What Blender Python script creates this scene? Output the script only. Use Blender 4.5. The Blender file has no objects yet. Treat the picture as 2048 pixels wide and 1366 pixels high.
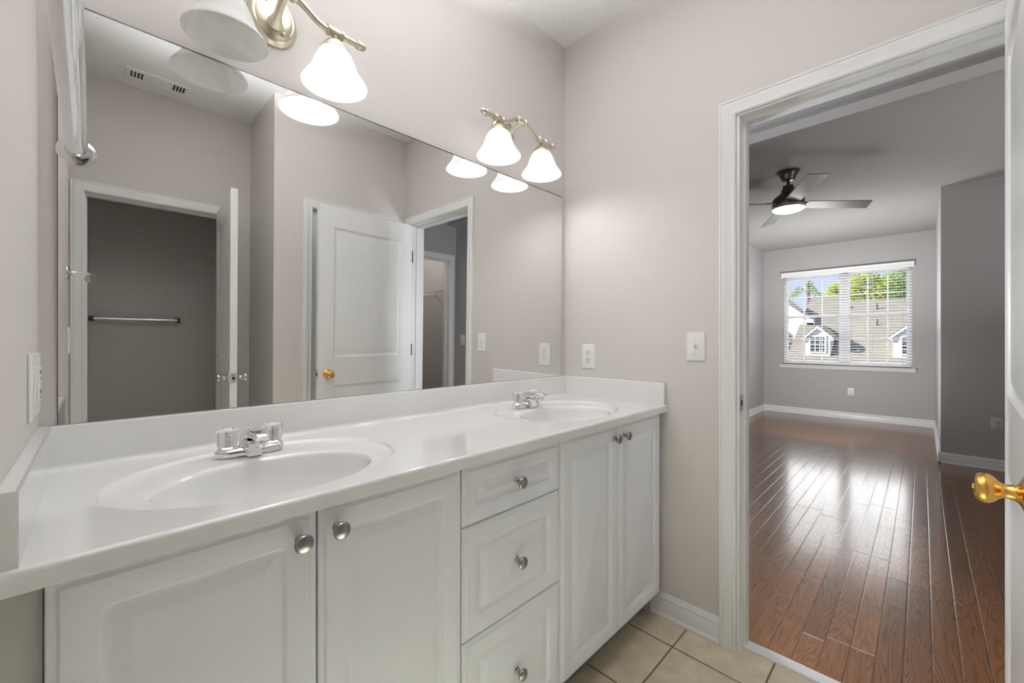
import bpy, bmesh, math, random
from mathutils import Matrix, Vector
from math import pi, cos, sin, radians, sqrt, atan2
random.seed(7)
S = bpy.context.scene
COL = S.collection

# ------------------------------------------------------------------ camera
F_PX = 826.3
cam_d = bpy.data.cameras.new('camera')
cam = bpy.data.objects.new('camera', cam_d)
COL.objects.link(cam)
cam.location = (0.087, -1.336, 1.2)
cam.rotation_euler = (pi / 2, 0, radians(44.8 - 90))
cam_d.sensor_width = 36
cam_d.lens = F_PX / 2048 * 36
cam_d.shift_y = -3.3 / 2048
cam_d.clip_start = 0.02
cam_d.clip_end = 500
S.camera = cam

# ------------------------------------------------------------------ view, world, sun
S.view_settings.view_transform = 'Standard'
S.view_settings.look = 'None'
S.view_settings.exposure = 0.78
S.view_settings.gamma = 1.0
S.view_settings.use_curve_mapping = False
S.cycles.sample_clamp_indirect = 4.0
S.cycles.max_bounces = 14
S.cycles.diffuse_bounces = 8
S.cycles.glossy_bounces = 6
S.cycles.transmission_bounces = 10
S.cycles.transparent_max_bounces = 12
W = bpy.data.worlds.new('world')
S.world = W
W.use_nodes = True
wn = W.node_tree.nodes
wl = W.node_tree.links
bg = wn['Background']
tc = wn.new('ShaderNodeTexCoord')
sx = wn.new('ShaderNodeSeparateXYZ')
rp = wn.new('ShaderNodeValToRGB')
wl.new(tc.outputs['Generated'], sx.inputs[0])
wl.new(sx.outputs['Z'], rp.inputs[0])
rp.color_ramp.elements[0].color = (0.60, 0.66, 0.90, 1)
rp.color_ramp.elements[0].position = 0.12
rp.color_ramp.elements[1].color = (0.16, 0.27, 0.62, 1)
rp.color_ramp.elements[1].position = 0.42
# added glow in the unseen sky from about nine degrees up, for floor glare
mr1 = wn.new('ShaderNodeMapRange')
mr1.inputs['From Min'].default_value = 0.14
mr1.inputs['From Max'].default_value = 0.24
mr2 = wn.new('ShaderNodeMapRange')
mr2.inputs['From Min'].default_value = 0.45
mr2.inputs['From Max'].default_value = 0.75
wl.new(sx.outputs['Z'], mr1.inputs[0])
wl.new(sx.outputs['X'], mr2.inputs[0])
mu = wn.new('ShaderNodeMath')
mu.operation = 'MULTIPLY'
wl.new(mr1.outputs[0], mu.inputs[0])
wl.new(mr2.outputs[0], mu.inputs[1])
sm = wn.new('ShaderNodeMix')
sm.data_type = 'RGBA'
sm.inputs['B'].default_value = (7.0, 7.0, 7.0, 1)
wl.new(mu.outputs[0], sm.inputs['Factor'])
wl.new(rp.outputs[0], sm.inputs['A'])
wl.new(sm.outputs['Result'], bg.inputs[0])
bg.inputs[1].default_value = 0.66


def add_light(name, kind, loc, power, color=(1, 1, 1), rot=(0, 0, 0), **kw):
    d = bpy.data.lights.new(name, kind)
    d.energy = power
    d.color = color
    for k, v in kw.items():
        setattr(d, k, v)
    o = bpy.data.objects.new(name, d)
    o.location = loc
    o.rotation_euler = rot
    COL.objects.link(o)
    return o


sun = add_light('sun', 'SUN', (30, 20, 30), 10, (1.0, 0.95, 0.86), angle=radians(0.6))
sun.rotation_euler = Vector((-1.4, 2.9, 1.85)).to_track_quat('Z', 'Y').to_euler()
# added unseen fill lamps aimed at ceilings, floor, window wall and hall
add_light('vanity_fill', 'AREA', (0.64, -0.70, 2.38), 52, (0.965, 0.985, 1.0), (pi, 0, 0), shape='DISK', size=0.5, spread=radians(150))
add_light('floor_fill', 'AREA', (0.55, -1.15, 0.55), 12.5, (0.80, 0.93, 1.0), (0, 0, 0), shape='DISK', size=0.3, spread=radians(100))
al = add_light('alcove_fill', 'AREA', (5.75, -0.45, 0.55), 14, (1.0, 0.995, 0.985), shape='DISK', size=0.5)
al.rotation_euler = Vector((-0.86, 0, -0.5)).to_track_quat('Z', 'Y').to_euler()
add_light('alcove_ceiling_fill', 'AREA', (6.6, -0.45, 1.25), 17, (1.0, 0.995, 0.985), (pi, 0, 0), shape='DISK', size=0.7)
add_light('bedroom_fill', 'AREA', (4.2, -2.3, 1.3), 8, (1.0, 0.99, 0.975), (pi, 0, 0), shape='DISK', size=0.7)
hf = add_light('hall_fill', 'AREA', (2.42, 0.3, 1.35), 11, (0.90, 0.95, 1.0), shape='DISK', size=0.4)
hf.rotation_euler = Vector((0.16, 1, 0)).to_track_quat('Z', 'Y').to_euler()

add_light('closet_fill', 'POINT', (2.6, -3.3, 2.4), 7, (1.0, 0.93, 0.86), shadow_soft_size=0.08)  # added unseen lamp to brighten the closet interior
BULB = 60.0
FAN_LAMP = 8.0

# ------------------------------------------------------------------ materials
def mat(name, col=(0.8, 0.8, 0.8), rough=0.5, metal=0.0, **kw):
    m = bpy.data.materials.new(name)
    m.use_nodes = True
    b = m.node_tree.nodes['Principled BSDF']
    b.inputs['Base Color'].default_value = (*col, 1)
    b.inputs['Roughness'].default_value = rough
    b.inputs['Metallic'].default_value = metal
    for k, v in kw.items():
        b.inputs[k].default_value = v
    return m


def N(m, t, **kw):
    n = m.node_tree.nodes.new(t)
    for k, v in kw.items():
        if k.startswith('i_'):
            n.inputs[k[2:].replace('_', ' ')].default_value = v
        else:
            setattr(n, k, v)
    return n


def Lk(m, a, b):
    m.node_tree.links.new(a, b)


def BS(m):
    return m.node_tree.nodes['Principled BSDF']


def add_bump(m, scale, strength, dist=0.002, detail=3.0, stretch=None, rough=0.5):
    g = N(m, 'ShaderNodeNewGeometry')
    v = g.outputs['Position']
    if stretch:
        mp = N(m, 'ShaderNodeMapping')
        mp.inputs['Scale'].default_value = stretch
        Lk(m, v, mp.inputs[0])
        v = mp.outputs[0]
    n = N(m, 'ShaderNodeTexNoise')
    n.inputs['Scale'].default_value = scale
    n.inputs['Detail'].default_value = detail
    n.inputs['Roughness'].default_value = rough
    Lk(m, v, n.inputs['Vector'])
    b = N(m, 'ShaderNodeBump')
    b.inputs['Strength'].default_value = strength
    b.inputs['Distance'].default_value = dist
    Lk(m, n.outputs[0], b.inputs['Height'])
    Lk(m, b.outputs[0], BS(m).inputs['Normal'])
    return n


M = {}
M['beige'] = mat('beige_wall_paint', (0.592, 0.556, 0.540), 0.6)
add_bump(M['beige'], 260, 0.10, 0.001)
M['grey'] = mat('grey_wall_paint', (0.47, 0.465, 0.465), 0.6)
add_bump(M['grey'], 260, 0.12, 0.001)
M['ceil'] = mat('textured_white_ceiling', (0.83, 0.83, 0.82), 0.9)
add_bump(M['ceil'], 150, 0.55, 0.006, 2.0)
M['popcorn'] = mat('popcorn_ceiling', (0.70, 0.69, 0.67), 0.95)
add_bump(M['popcorn'], 92, 1.0, 0.05, 3.0, rough=0.8)
M['trim'] = mat('white_trim_paint', (0.81, 0.815, 0.815), 0.32)
M['door'] = mat('white_door_paint', (0.82, 0.825, 0.825), 0.35)
M['cab'] = mat('white_cabinet_foil', (0.80, 0.825, 0.865), 0.42)
add_bump(M['cab'], 500, 0.03, 0.0005)
M['cabin'] = mat('cabinet_shell', (0.20, 0.20, 0.195), 0.6)  # shell darkened to paint the shade in gaps between fronts
M['filler'] = mat('cabinet_filler', (0.52, 0.52, 0.515), 0.5)  # greyer than the fronts: shadow beside the wall is in the colour
M['dark'] = mat('dark_gap', (0.012, 0.011, 0.01), 0.7)
M['marble'] = mat('white_cultured_marble', (0.78, 0.78, 0.775), 0.10)
BS(M['marble']).inputs['Coat Weight'].default_value = 0.5
BS(M['marble']).inputs['Coat Roughness'].default_value = 0.04
M['mirror'] = mat('mirror_glass', (0.86, 0.865, 0.855), 0.0, 1.0)
M['mirror_edge'] = mat('mirror_edge', (0.015, 0.014, 0.013), 0.4)
M['nickel'] = mat('brushed_nickel', (0.62, 0.575, 0.46), 0.30, 1.0)
add_bump(M['nickel'], 60, 0.12, 0.001, 4.0, (1, 1, 14))
M['pewter'] = mat('satin_pewter', (0.29, 0.288, 0.285), 0.30, 1.0)
M['satin'] = mat('satin_nickel', (0.60, 0.59, 0.57), 0.28, 1.0)
M['chrome'] = mat('chrome', (0.82, 0.82, 0.83), 0.05, 1.0)
M['brass'] = mat('satin_brass', (0.68, 0.40, 0.10), 0.26, 1.0)
add_bump(M['brass'], 40, 0.10, 0.002, 3.0)
M['acrylic'] = mat('clear_acrylic', (0.97, 0.98, 0.98), 0.03, 0.0)
BS(M['acrylic']).inputs['Transmission Weight'].default_value = 1.0
BS(M['acrylic']).inputs['IOR'].default_value = 1.40
M['plastic'] = mat('white_plastic', (0.80, 0.80, 0.78), 0.30)
M['grey_plastic'] = mat('painted_plate', (0.62, 0.61, 0.60), 0.4)
M['sill_marble'] = mat('threshold_marble', (0.74, 0.74, 0.745), 0.2)
M['fan_dark'] = mat('fan_bronze', (0.10, 0.094, 0.086), 0.32, 0.8)
M['fan_blade'] = mat('fan_blade_grey', (0.17, 0.167, 0.16), 0.38, 0.5)
M['blind'] = mat('white_blind', (0.88, 0.88, 0.89), 0.4)
M['vinyl'] = mat('white_vinyl', (0.88, 0.885, 0.90), 0.35)
M['wire'] = mat('white_wire', (0.72, 0.71, 0.68), 0.4)
M['siding'] = mat('white_house_siding', (0.62, 0.61, 0.59), 0.7)
M['dark_glass'] = mat('dark_window_glass', (0.02, 0.025, 0.03), 0.08)
M['bark'] = mat('tree_bark', (0.10, 0.075, 0.05), 0.9)

# alabaster glass shade: translucent with cloudy veins
m = M['shade'] = bpy.data.materials.new('alabaster_glass')
m.use_nodes = True
nt = m.node_tree
nt.nodes.remove(BS(m))
out = nt.nodes['Material Output']
g = N(m, 'ShaderNodeTexCoord')
nz = N(m, 'ShaderNodeTexNoise', i_Scale=9.0, i_Detail=4.0, i_Distortion=2.2)
Lk(m, g.outputs['Object'], nz.inputs['Vector'])
cr = N(m, 'ShaderNodeValToRGB')
cr.color_ramp.elements[0].position = 0.32
cr.color_ramp.elements[0].color = (0.86, 0.86, 0.855, 1)
cr.color_ramp.elements[1].position = 0.62
cr.color_ramp.elements[1].color = (0.97, 0.97, 0.965, 1)
Lk(m, nz.outputs[0], cr.inputs[0])
tr = N(m, 'ShaderNodeBsdfTranslucent')
df = N(m, 'ShaderNodeBsdfDiffuse')
tp = N(m, 'ShaderNodeBsdfTransparent')
gl = N(m, 'ShaderNodeBsdfGlossy', i_Roughness=0.12)
Lk(m, cr.outputs[0], tr.inputs[0])
Lk(m, cr.outputs[0], df.inputs[0])
m1 = N(m, 'ShaderNodeMixShader')
m1.inputs[0].default_value = 0.78
Lk(m, tr.outputs[0], m1.inputs[1])
Lk(m, df.outputs[0], m1.inputs[2])
m2 = N(m, 'ShaderNodeMixShader')
m2.inputs[0].default_value = 0.07
Lk(m, m1.outputs[0], m2.inputs[1])
Lk(m, tp.outputs[0], m2.inputs[2])
m3 = N(m, 'ShaderNodeMixShader')
m3.inputs[0].default_value = 0.05
Lk(m, m2.outputs[0], m3.inputs[1])
Lk(m, gl.outputs[0], m3.inputs[2])
Lk(m, m3.outputs[0], out.inputs[0])


def emit(name, col, strength):
    m = bpy.data.materials.new(name)
    m.use_nodes = True
    b = BS(m)
    b.inputs['Base Color'].default_value = (0.9, 0.9, 0.88, 1)
    b.inputs['Emission Color'].default_value = (*col, 1)
    b.inputs['Emission Strength'].default_value = strength
    return m


M['bulb'] = emit('lit_bulb', (1.0, 0.985, 0.96), BULB)
M['fan_lamp'] = emit('lit_fan_lens', (1.0, 0.96, 0.90), FAN_LAMP)

# clear window pane
m = M['pane'] = bpy.data.materials.new('clear_pane')
m.use_nodes = True
m.node_tree.nodes.remove(BS(m))
out = m.node_tree.nodes['Material Output']
tp = N(m, 'ShaderNodeBsdfTransparent')
tp.inputs[0].default_value = (0.97, 0.98, 0.98, 1)
gl = N(m, 'ShaderNodeBsdfGlossy', i_Roughness=0.0)
fr = N(m, 'ShaderNodeFresnel')
fr.inputs[0].default_value = 1.35
mx = N(m, 'ShaderNodeMixShader')
Lk(m, fr.outputs[0], mx.inputs[0])
Lk(m, tp.outputs[0], mx.inputs[1])
Lk(m, gl.outputs[0], mx.inputs[2])
Lk(m, mx.outputs[0], out.inputs[0])


def math_node(m, op, a, b=None):
    n = N(m, 'ShaderNodeMath', operation=op)
    for i, v in enumerate((a, b)):
        if v is None:
            continue
        if isinstance(v, (int, float)):
            n.inputs[i].default_value = v
        else:
            Lk(m, v, n.inputs[i])
    return n.outputs[0]


# ceramic floor tile, 12 inch grid
m = M['tile'] = mat('beige_floor_tile', (0.5, 0.45, 0.35), 0.35)
g = N(m, 'ShaderNodeNewGeometry')
sp = N(m, 'ShaderNodeSeparateXYZ')
Lk(m, g.outputs['Position'], sp.inputs[0])
P = 0.305


def edge_dist(axis, off):
    a = math_node(m, 'DIVIDE', math_node(m, 'ADD', sp.outputs[axis], -off + 30 * P), P)
    f = math_node(m, 'FRACT', a)
    return math_node(m, 'MINIMUM', f, math_node(m, 'SUBTRACT', 1.0, f)), math_node(m, 'FLOOR', a)


ex, ix = edge_dist('X', 1.675)
ey, iy = edge_dist('Y', -0.643)
e = math_node(m, 'MINIMUM', ex, ey)
grout = math_node(m, 'LESS_THAN', e, 0.0095)
nz = N(m, 'ShaderNodeTexNoise', i_Scale=14.0, i_Detail=6.0, i_Roughness=0.65)
Lk(m, g.outputs['Position'], nz.inputs['Vector'])
cr = N(m, 'ShaderNodeValToRGB')
cr.color_ramp.elements[0].position = 0.3
cr.color_ramp.elements[0].color = (0.44, 0.37, 0.26, 1)
cr.color_ramp.elements[1].position = 0.72
cr.color_ramp.elements[1].color = (0.62, 0.55, 0.42, 1)
Lk(m, nz.outputs[0], cr.inputs[0])
mx = N(m, 'ShaderNodeMix', data_type='RGBA')
mx.inputs['B'].default_value = (0.085, 0.062, 0.035, 1)
Lk(m, grout, mx.inputs['Factor'])
Lk(m, cr.outputs[0], mx.inputs['A'])
Lk(m, mx.outputs['Result'], BS(m).inputs['Base Color'])
bp = N(m, 'ShaderNodeBump', i_Strength=0.6, i_Distance=0.004)
Lk(m, math_node(m, 'MINIMUM', math_node(m, 'MULTIPLY', e, 40.0), 1.0), bp.inputs['Height'])
Lk(m, bp.outputs[0], BS(m).inputs['Normal'])

# hand scraped oak planks running along X, 3 inch boards
m = M['wood'] = mat('oak_plank_floor', (0.2, 0.08, 0.03), 0.22, **{'Specular IOR Level': 0.6, 'Coat Weight': 0.4, 'Coat Roughness': 0.12})
g = N(m, 'ShaderNodeNewGeometry')
sp = N(m, 'ShaderNodeSeparateXYZ')
Lk(m, g.outputs['Position'], sp.inputs[0])
PW = 0.0755
ya = math_node(m, 'DIVIDE', math_node(m, 'ADD', sp.outputs['Y'], 1.136 + 200 * PW), PW)
yf = math_node(m, 'FRACT', ya)
yi = math_node(m, 'FLOOR', ya)
wn_ = N(m, 'ShaderNodeTexWhiteNoise', noise_dimensions='1D')
Lk(m, yi, wn_.inputs['W'])
rnd = wn_.outputs['Value']
xs = math_node(m, 'DIVIDE', math_node(m, 'ADD', sp.outputs['X'], math_node(m, 'MULTIPLY', rnd, 9.0)), 0.95)
xf = math_node(m, 'FRACT', xs)
xi = math_node(m, 'FLOOR', xs)
wn2 = N(m, 'ShaderNodeTexWhiteNoise', noise_dimensions='2D')
cv = N(m, 'ShaderNodeCombineXYZ')
Lk(m, xi, cv.inputs[0])
Lk(m, yi, cv.inputs[1])
Lk(m, cv.outputs[0], wn2.inputs['Vector'])
pr = wn2.outputs['Value']
gv = N(m, 'ShaderNodeCombineXYZ')
Lk(m, math_node(m, 'ADD', math_node(m, 'MULTIPLY', sp.outputs['X'], 0.75), math_node(m, 'MULTIPLY', pr, 37.0)), gv.inputs[0])
Lk(m, math_node(m, 'ADD', math_node(m, 'MULTIPLY', sp.outputs['Y'], 9.0), math_node(m, 'MULTIPLY', pr, 19.0)), gv.inputs[1])
n1 = N(m, 'ShaderNodeTexNoise', i_Scale=1.6, i_Detail=2.0, i_Distortion=0.6)
Lk(m, gv.outputs[0], n1.inputs['Vector'])
rings = math_node(m, 'FRACT', math_node(m, 'MULTIPLY', n1.outputs[0], 20.0))
tri = math_node(m, 'ABSOLUTE', math_node(m, 'SUBTRACT', rings, 0.5))
n2 = N(m, 'ShaderNodeTexNoise', i_Scale=1.0, i_Detail=5.0, i_Roughness=0.7)
gv2 = N(m, 'ShaderNodeMapping')
gv2.inputs['Scale'].default_value = (14, 170, 1)
Lk(m, g.outputs['Position'], gv2.inputs[0])
Lk(m, gv2.outputs[0], n2.inputs['Vector'])
gr = math_node(m, 'ADD', math_node(m, 'MULTIPLY', tri, 1.25), math_node(m, 'MULTIPLY', n2.outputs[0], 0.45))
cr = N(m, 'ShaderNodeValToRGB')
els = cr.color_ramp.elements
els[0].position = 0.12
els[0].color = (0.080, 0.028, 0.009, 1)
els[1].position = 0.85
els[1].color = (0.215, 0.086, 0.026, 1)
el = els.new(0.38)
el.color = (0.165, 0.063, 0.018, 1)
Lk(m, gr, cr.inputs[0])
hs = N(m, 'ShaderNodeHueSaturation')
Lk(m, cr.outputs[0], hs.inputs['Color'])
Lk(m, math_node(m, 'ADD', 0.78, math_node(m, 'MULTIPLY', pr, 0.5)), hs.inputs['Value'])
seam = math_node(m, 'MINIMUM', yf, math_node(m, 'SUBTRACT', 1.0, yf))
xseam = math_node(m, 'MULTIPLY', math_node(m, 'MINIMUM', xf, math_node(m, 'SUBTRACT', 1.0, xf)), 12.6)
sd = math_node(m, 'MINIMUM', seam, xseam)
mx = N(m, 'ShaderNodeMix', data_type='RGBA')
mx.inputs['B'].default_value = (0.02, 0.008, 0.004, 1)
Lk(m, math_node(m, 'LESS_THAN', sd, 0.012), mx.inputs['Factor'])
Lk(m, hs.outputs[0], mx.inputs['A'])
Lk(m, mx.outputs['Result'], BS(m).inputs['Base Color'])
n3 = N(m, 'ShaderNodeTexNoise', i_Scale=1.0, i_Detail=2.0)
gv3 = N(m, 'ShaderNodeMapping')
gv3.inputs['Scale'].default_value = (26, 9, 1)
Lk(m, g.outputs['Position'], gv3.inputs[0])
Lk(m, gv3.outputs[0], n3.inputs['Vector'])
hgt = math_node(m, 'ADD', math_node(m, 'MULTIPLY', n3.outputs[0], 0.55),
                math_node(m, 'MULTIPLY', math_node(m, 'MINIMUM', math_node(m, 'MULTIPLY', sd, 16.0), 1.0), 0.5))
bp = N(m, 'ShaderNodeBump', i_Strength=0.35, i_Distance=0.004)
Lk(m, hgt, bp.inputs['Height'])
Lk(m, bp.outputs[0], BS(m).inputs['Normal'])
BS(m).inputs['Roughness'].default_value = 0.21

# asphalt shingles
m = M['shingle'] = mat('asphalt_shingle', (0.27, 0.25, 0.22), 0.9)
g = N(m, 'ShaderNodeNewGeometry')
mp = N(m, 'ShaderNodeMapping')
Lk(m, g.outputs['Position'], mp.inputs[0])
mp.inputs['Rotation'].default_value = (0, 0, pi / 2)
bk = N(m, 'ShaderNodeTexBrick')
bk.inputs['Scale'].default_value = 1.0
bk.inputs['Brick Width'].default_value = 0.6
bk.inputs['Row Height'].default_value = 0.24
bk.inputs['Mortar Size'].default_value = 0.02
bk.inputs['Color1'].default_value = (0.165, 0.15, 0.125, 1)
bk.inputs['Color2'].default_value = (0.125, 0.118, 0.10, 1)
bk.inputs['Mortar'].default_value = (0.10, 0.094, 0.082, 1)
Lk(m, mp.outputs[0], bk.inputs['Vector'])
Lk(m, bk.outputs[0], BS(m).inputs['Base Color'])


def leaf_mat(name, c1, c2):
    m = mat(name, c1, 0.6)
    g = N(m, 'ShaderNodeNewGeometry')
    cr = N(m, 'ShaderNodeValToRGB')
    cr.color_ramp.elements[0].color = (*c1, 1)
    cr.color_ramp.elements[1].color = (*c2, 1)
    Lk(m, g.outputs['Random Per Island'], cr.inputs[0])
    Lk(m, cr.outputs[0], BS(m).inputs['Base Color'])
    BS(m).inputs['Transmission Weight'].default_value = 0.0
    t = N(m, 'ShaderNodeBsdfTranslucent')
    Lk(m, cr.outputs[0], t.inputs[0])
    x = N(m, 'ShaderNodeMixShader')
    x.inputs[0].default_value = 0.45
    Lk(m, BS(m).outputs[0], x.inputs[1])
    Lk(m, t.outputs[0], x.inputs[2])
    Lk(m, x.outputs[0], m.node_tree.nodes['Material Output'].inputs[0])
    return m


M['leaf'] = leaf_mat('autumn_green_leaves', (0.16, 0.30, 0.03), (0.62, 0.62, 0.08))
M['leaf_dark'] = leaf_mat('deep_green_leaves', (0.08, 0.20, 0.04), (0.34, 0.46, 0.08))

# ------------------------------------------------------------------ mesh helpers
I4 = Matrix.Identity(4)


def T(x, y, z):
    return Matrix.Translation((x, y, z))


def RZ(a):
    return Matrix.Rotation(a, 4, 'Z')


def frame(o, u, w, v=(0, 0, 1)):
    """Matrix taking local (u, w, v) axes to world: x->u, y->w, z->v."""
    u, w, v = Vector(u), Vector(w), Vector(v)
    return Matrix(((u.x, w.x, v.x, o[0]), (u.y, w.y, v.y, o[1]), (u.z, w.z, v.z, o[2]), (0, 0, 0, 1)))


def box(bm, x0, x1, y0, y1, z0, z1, X=I4):
    vs = [bm.verts.new(X @ Vector(p)) for p in
          ((x0, y0, z0), (x1, y0, z0), (x1, y1, z0), (x0, y1, z0), (x0, y0, z1), (x1, y0, z1), (x1, y1, z1), (x0, y1, z1))]
    for f in ((0, 3, 2, 1), (4, 5, 6, 7), (0, 1, 5, 4), (1, 2, 6, 5), (2, 3, 7, 6), (3, 0, 4, 7)):
        bm.faces.new([vs[i] for i in f])


def ring(bm, pts, X=I4):
    return [bm.verts.new(X @ Vector(p)) for p in pts]


def bridge(bm, a, b, closed=True):
    n = len(a)
    for i in range(n if closed else n - 1):
        j = (i + 1) % n
        try:
            bm.faces.new((a[i], a[j], b[j], b[i]))
        except ValueError:
            pass


def loft(bm, loops, X=I4, cap0=True, cap1=True):
    rs = [ring(bm, l, X) for l in loops]
    for a, b in zip(rs, rs[1:]):
        bridge(bm, a, b)
    if cap0:
        bm.faces.new(rs[0][::-1])
    if cap1:
        bm.faces.new(rs[-1])
    return rs


def lathe(bm, prof, n=32, X=I4, cap0=True, cap1=True, flute=0, amp=0.0):
    loops = []
    for r, z in prof:
        l = []
        for i in range(n):
            a = 2 * pi * i / n
            k = r * (1 + amp * cos(flute * a)) if flute else r
            l.append((k * cos(a), k * sin(a), z))
        loops.append(l)
    loft(bm, loops, X, cap0, cap1)


def tube(bm, pts, r, n=14, X=I4, cap=True):
    pts = [Vector(p) for p in pts]
    rs = r if isinstance(r, (list, tuple)) else [r] * len(pts)
    loops = []
    up = None
    for i, p in enumerate(pts):
        d = (pts[min(i + 1, len(pts) - 1)] - pts[max(i - 1, 0)]).normalized()
        if up is None:
            up = Vector((0, 0, 1)) if abs(d.z) < 0.9 else Vector((1, 0, 0))
        a = d.cross(up).normalized()
        up = a.cross(d).normalized()
        loops.append([p + a * (rs[i] * cos(2 * pi * k / n)) + up * (rs[i] * sin(2 * pi * k / n)) for k in range(n)])
    loft(bm, loops, X, cap, cap)


def extrude_profile(bm, prof, a, b, X=I4):
    """prof: closed list of (y, z); extruded along local x from a to b."""
    loft(bm, [[(a, y, z) for y, z in prof], [(b, y, z) for y, z in prof]], X)


def rrect(x0, x1, z0, z1, r, n=4):
    r = max(min(r, (x1 - x0) / 2 - 1e-4, (z1 - z0) / 2 - 1e-4), 1e-4)
    p = []
    for cx, cz, a0 in ((x1 - r, z0 + r, -pi / 2), (x1 - r, z1 - r, 0), (x0 + r, z1 - r, pi / 2), (x0 + r, z0 + r, pi)):
        for k in range(n + 1):
            a = a0 + pi / 2 * k / n
            p.append((cx + r * cos(a), cz + r * sin(a)))
    return p


def front(bm, x0, x1, z0, z1, prof, X, cap_back=True):
    """Nested rounded rectangles: prof = (inset, height along -y, corner radius)."""
    loops = []
    for ins, h, r in prof:
        loops.append([(u, -h, v) for u, v in rrect(x0 + ins, x1 - ins, z0 + ins, z1 - ins, r)])
    loft(bm, loops, X, cap_back, True)


def world_matrix(o):
    mtx = o.matrix_basis.copy()
    while o.parent:
        o = o.parent
        mtx = o.matrix_basis @ mtx
    return mtx


def mk(name, bm, material, parent=None, smooth=None, label=None, bevel=0.0, local=False):
    if parent is not None and not local:
        bmesh.ops.transform(bm, matrix=world_matrix(parent).inverted(), verts=bm.verts)
    bmesh.ops.recalc_face_normals(bm, faces=bm.faces)
    me = bpy.data.meshes.new(name)
    bm.to_mesh(me)
    bm.free()
    o = bpy.data.objects.new(name, me)
    COL.objects.link(o)
    if material:
        me.materials.append(material)
    if parent is not None:
        o.parent = parent
    if smooth is not None:
        me.polygons.foreach_set('use_smooth', [True] * len(me.polygons))
        if smooth < 180:
            me.set_sharp_from_angle(angle=radians(smooth))
    if bevel > 0:
        b = o.modifiers.new('bevel', 'BEVEL')
        b.width = bevel
        b.segments = 2
        b.limit_method = 'ANGLE'
        b.angle_limit = radians(40)
    if label:
        o['label'] = label
    return o


def tag(o, label, cat, group=None, kind=None):
    o['label'] = label
    o['category'] = cat
    if group:
        o['group'] = group
    if kind:
        o['kind'] = kind
    return o


def thing(name, loc, label, cat, rz=0.0, group=None, kind=None):
    o = bpy.data.objects.new(name, None)
    o.empty_display_size = 0.05
    COL.objects.link(o)
    o.location = loc
    o.rotation_euler = (0, 0, rz)
    return tag(o, label, cat, group, kind)


def B():
    return bmesh.new()


def bx(*a, X=I4):
    bm = B()
    box(bm, *a, X=X)
    return bm


def copy_tree(o, parent=None, skip=()):
    c = o.copy()
    COL.objects.link(c)
    c.parent = parent
    for ch in list(o.children):
        if ch in skip:
            continue
        copy_tree(ch, c, skip)
    return c


def struct(name, bm, material, label, cat, **kw):
    o = mk(name, bm, material, None, **kw)
    return tag(o, label, cat, kind='structure')


# ------------------------------------------------------------------ key dimensions
L = 1.829           # doorway wall (x)
ZC = 2.737          # bathroom ceiling
ZB = 2.70           # bedroom ceiling
AY = -1.62          # closet wall
BY = -2.20          # toilet room wall
ZCT = 0.919         # counter top
ZBS = 1.014         # backsplash top
FX = 8.14           # bedroom window wall
WX = L + 0.116      # bedroom side of the doorway wall
DY0, DY1 = -0.838, -1.535   # bedroom doorway, jamb faces
DH = 2.062

# ------------------------------------------------------------------ room shell
struct('wall_vanity', bx(-0.15, L + 0.116, 0.0, 0.12, 0, ZC), M['beige'], 'beige wall above the double vanity', 'wall')
bm = B()
box(bm, -0.15, 0.0, -1.40, 0.0, 0, ZC)
box(bm, -0.15, -0.03, BY, -1.40, 0, ZC)
struct('wall_left', bm, M['beige'], 'beige side wall at the near end of the vanity', 'wall')
bm = B()
box(bm, L, WX, DY0 + 0.0115, 0.7, 0, ZC)
box(bm, L, WX, DY1 - 0.0115, DY0 + 0.0115, DH + 0.0095, ZC)
box(bm, L, WX, -2.6, DY1 - 0.0115, 0, ZC)
struct('wall_doorway', bm, M['beige'], 'beige wall with the doorway to the bedroom', 'wall')
CX0, CX1, CH = 1.117, 1.69, 2.06    # linen closet opening
bm = B()
box(bm, 0.885, CX0 - 0.0115, AY - 0.11, AY, 0, ZC)
box(bm, CX1 + 0.0115, L, AY - 0.11, AY, 0, ZC)
box(bm, CX0 - 0.0115, CX1 + 0.0115, AY - 0.11, AY, CH + 0.0115, ZC)
box(bm, 0.885, 1.0, BY, AY - 0.11, 0, ZC)
struct('wall_closet', bm, M['beige'], 'beige wall with the closet door, seen in the mirror', 'wall')
WX0, WX1, WH = 0.040, 0.705, 2.03   # toilet room opening
bm = B()
box(bm, -0.45, WX0 - 0.0115, BY - 0.11, BY, 0, ZC)
box(bm, WX1 + 0.0115, 1.45, BY - 0.11, BY, 0, ZC)
box(bm, WX0 - 0.0115, WX1 + 0.0115, BY - 0.11, BY, WH + 0.0115, ZC)
struct('wall_rear', bm, M['beige'], 'beige wall around the toilet room doorway, seen in the mirror', 'wall')
bm = B()
box(bm, -0.35, 1.35, -3.12, -3.02, 0, 2.5)
box(bm, -0.45, -0.35, -3.12, BY - 0.11, 0, 2.5)
box(bm, 1.35, 1.45, -3.12, BY - 0.11, 0, 2.5)
struct('wall_toilet_room', bm, M['beige'], 'shadowy beige wall inside the toilet room behind the towel bar', 'wall')
struct('ceiling', bx(-0.45, WX, -2.4, 0.12, ZC, ZC + 0.1), M['ceil'], 'textured white bathroom ceiling', 'ceiling')
struct('ceiling_toilet_room', bx(-0.45, 1.45, -3.12, BY - 0.11, 2.5, 2.6), M['ceil'], 'ceiling of the toilet room', 'ceiling')
struct('floor', bx(-0.5, 1.862, -3.1, 0.0, -0.08, 0.0), M['tile'], 'beige square ceramic floor tiles with dark grout', 'floor')

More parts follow.
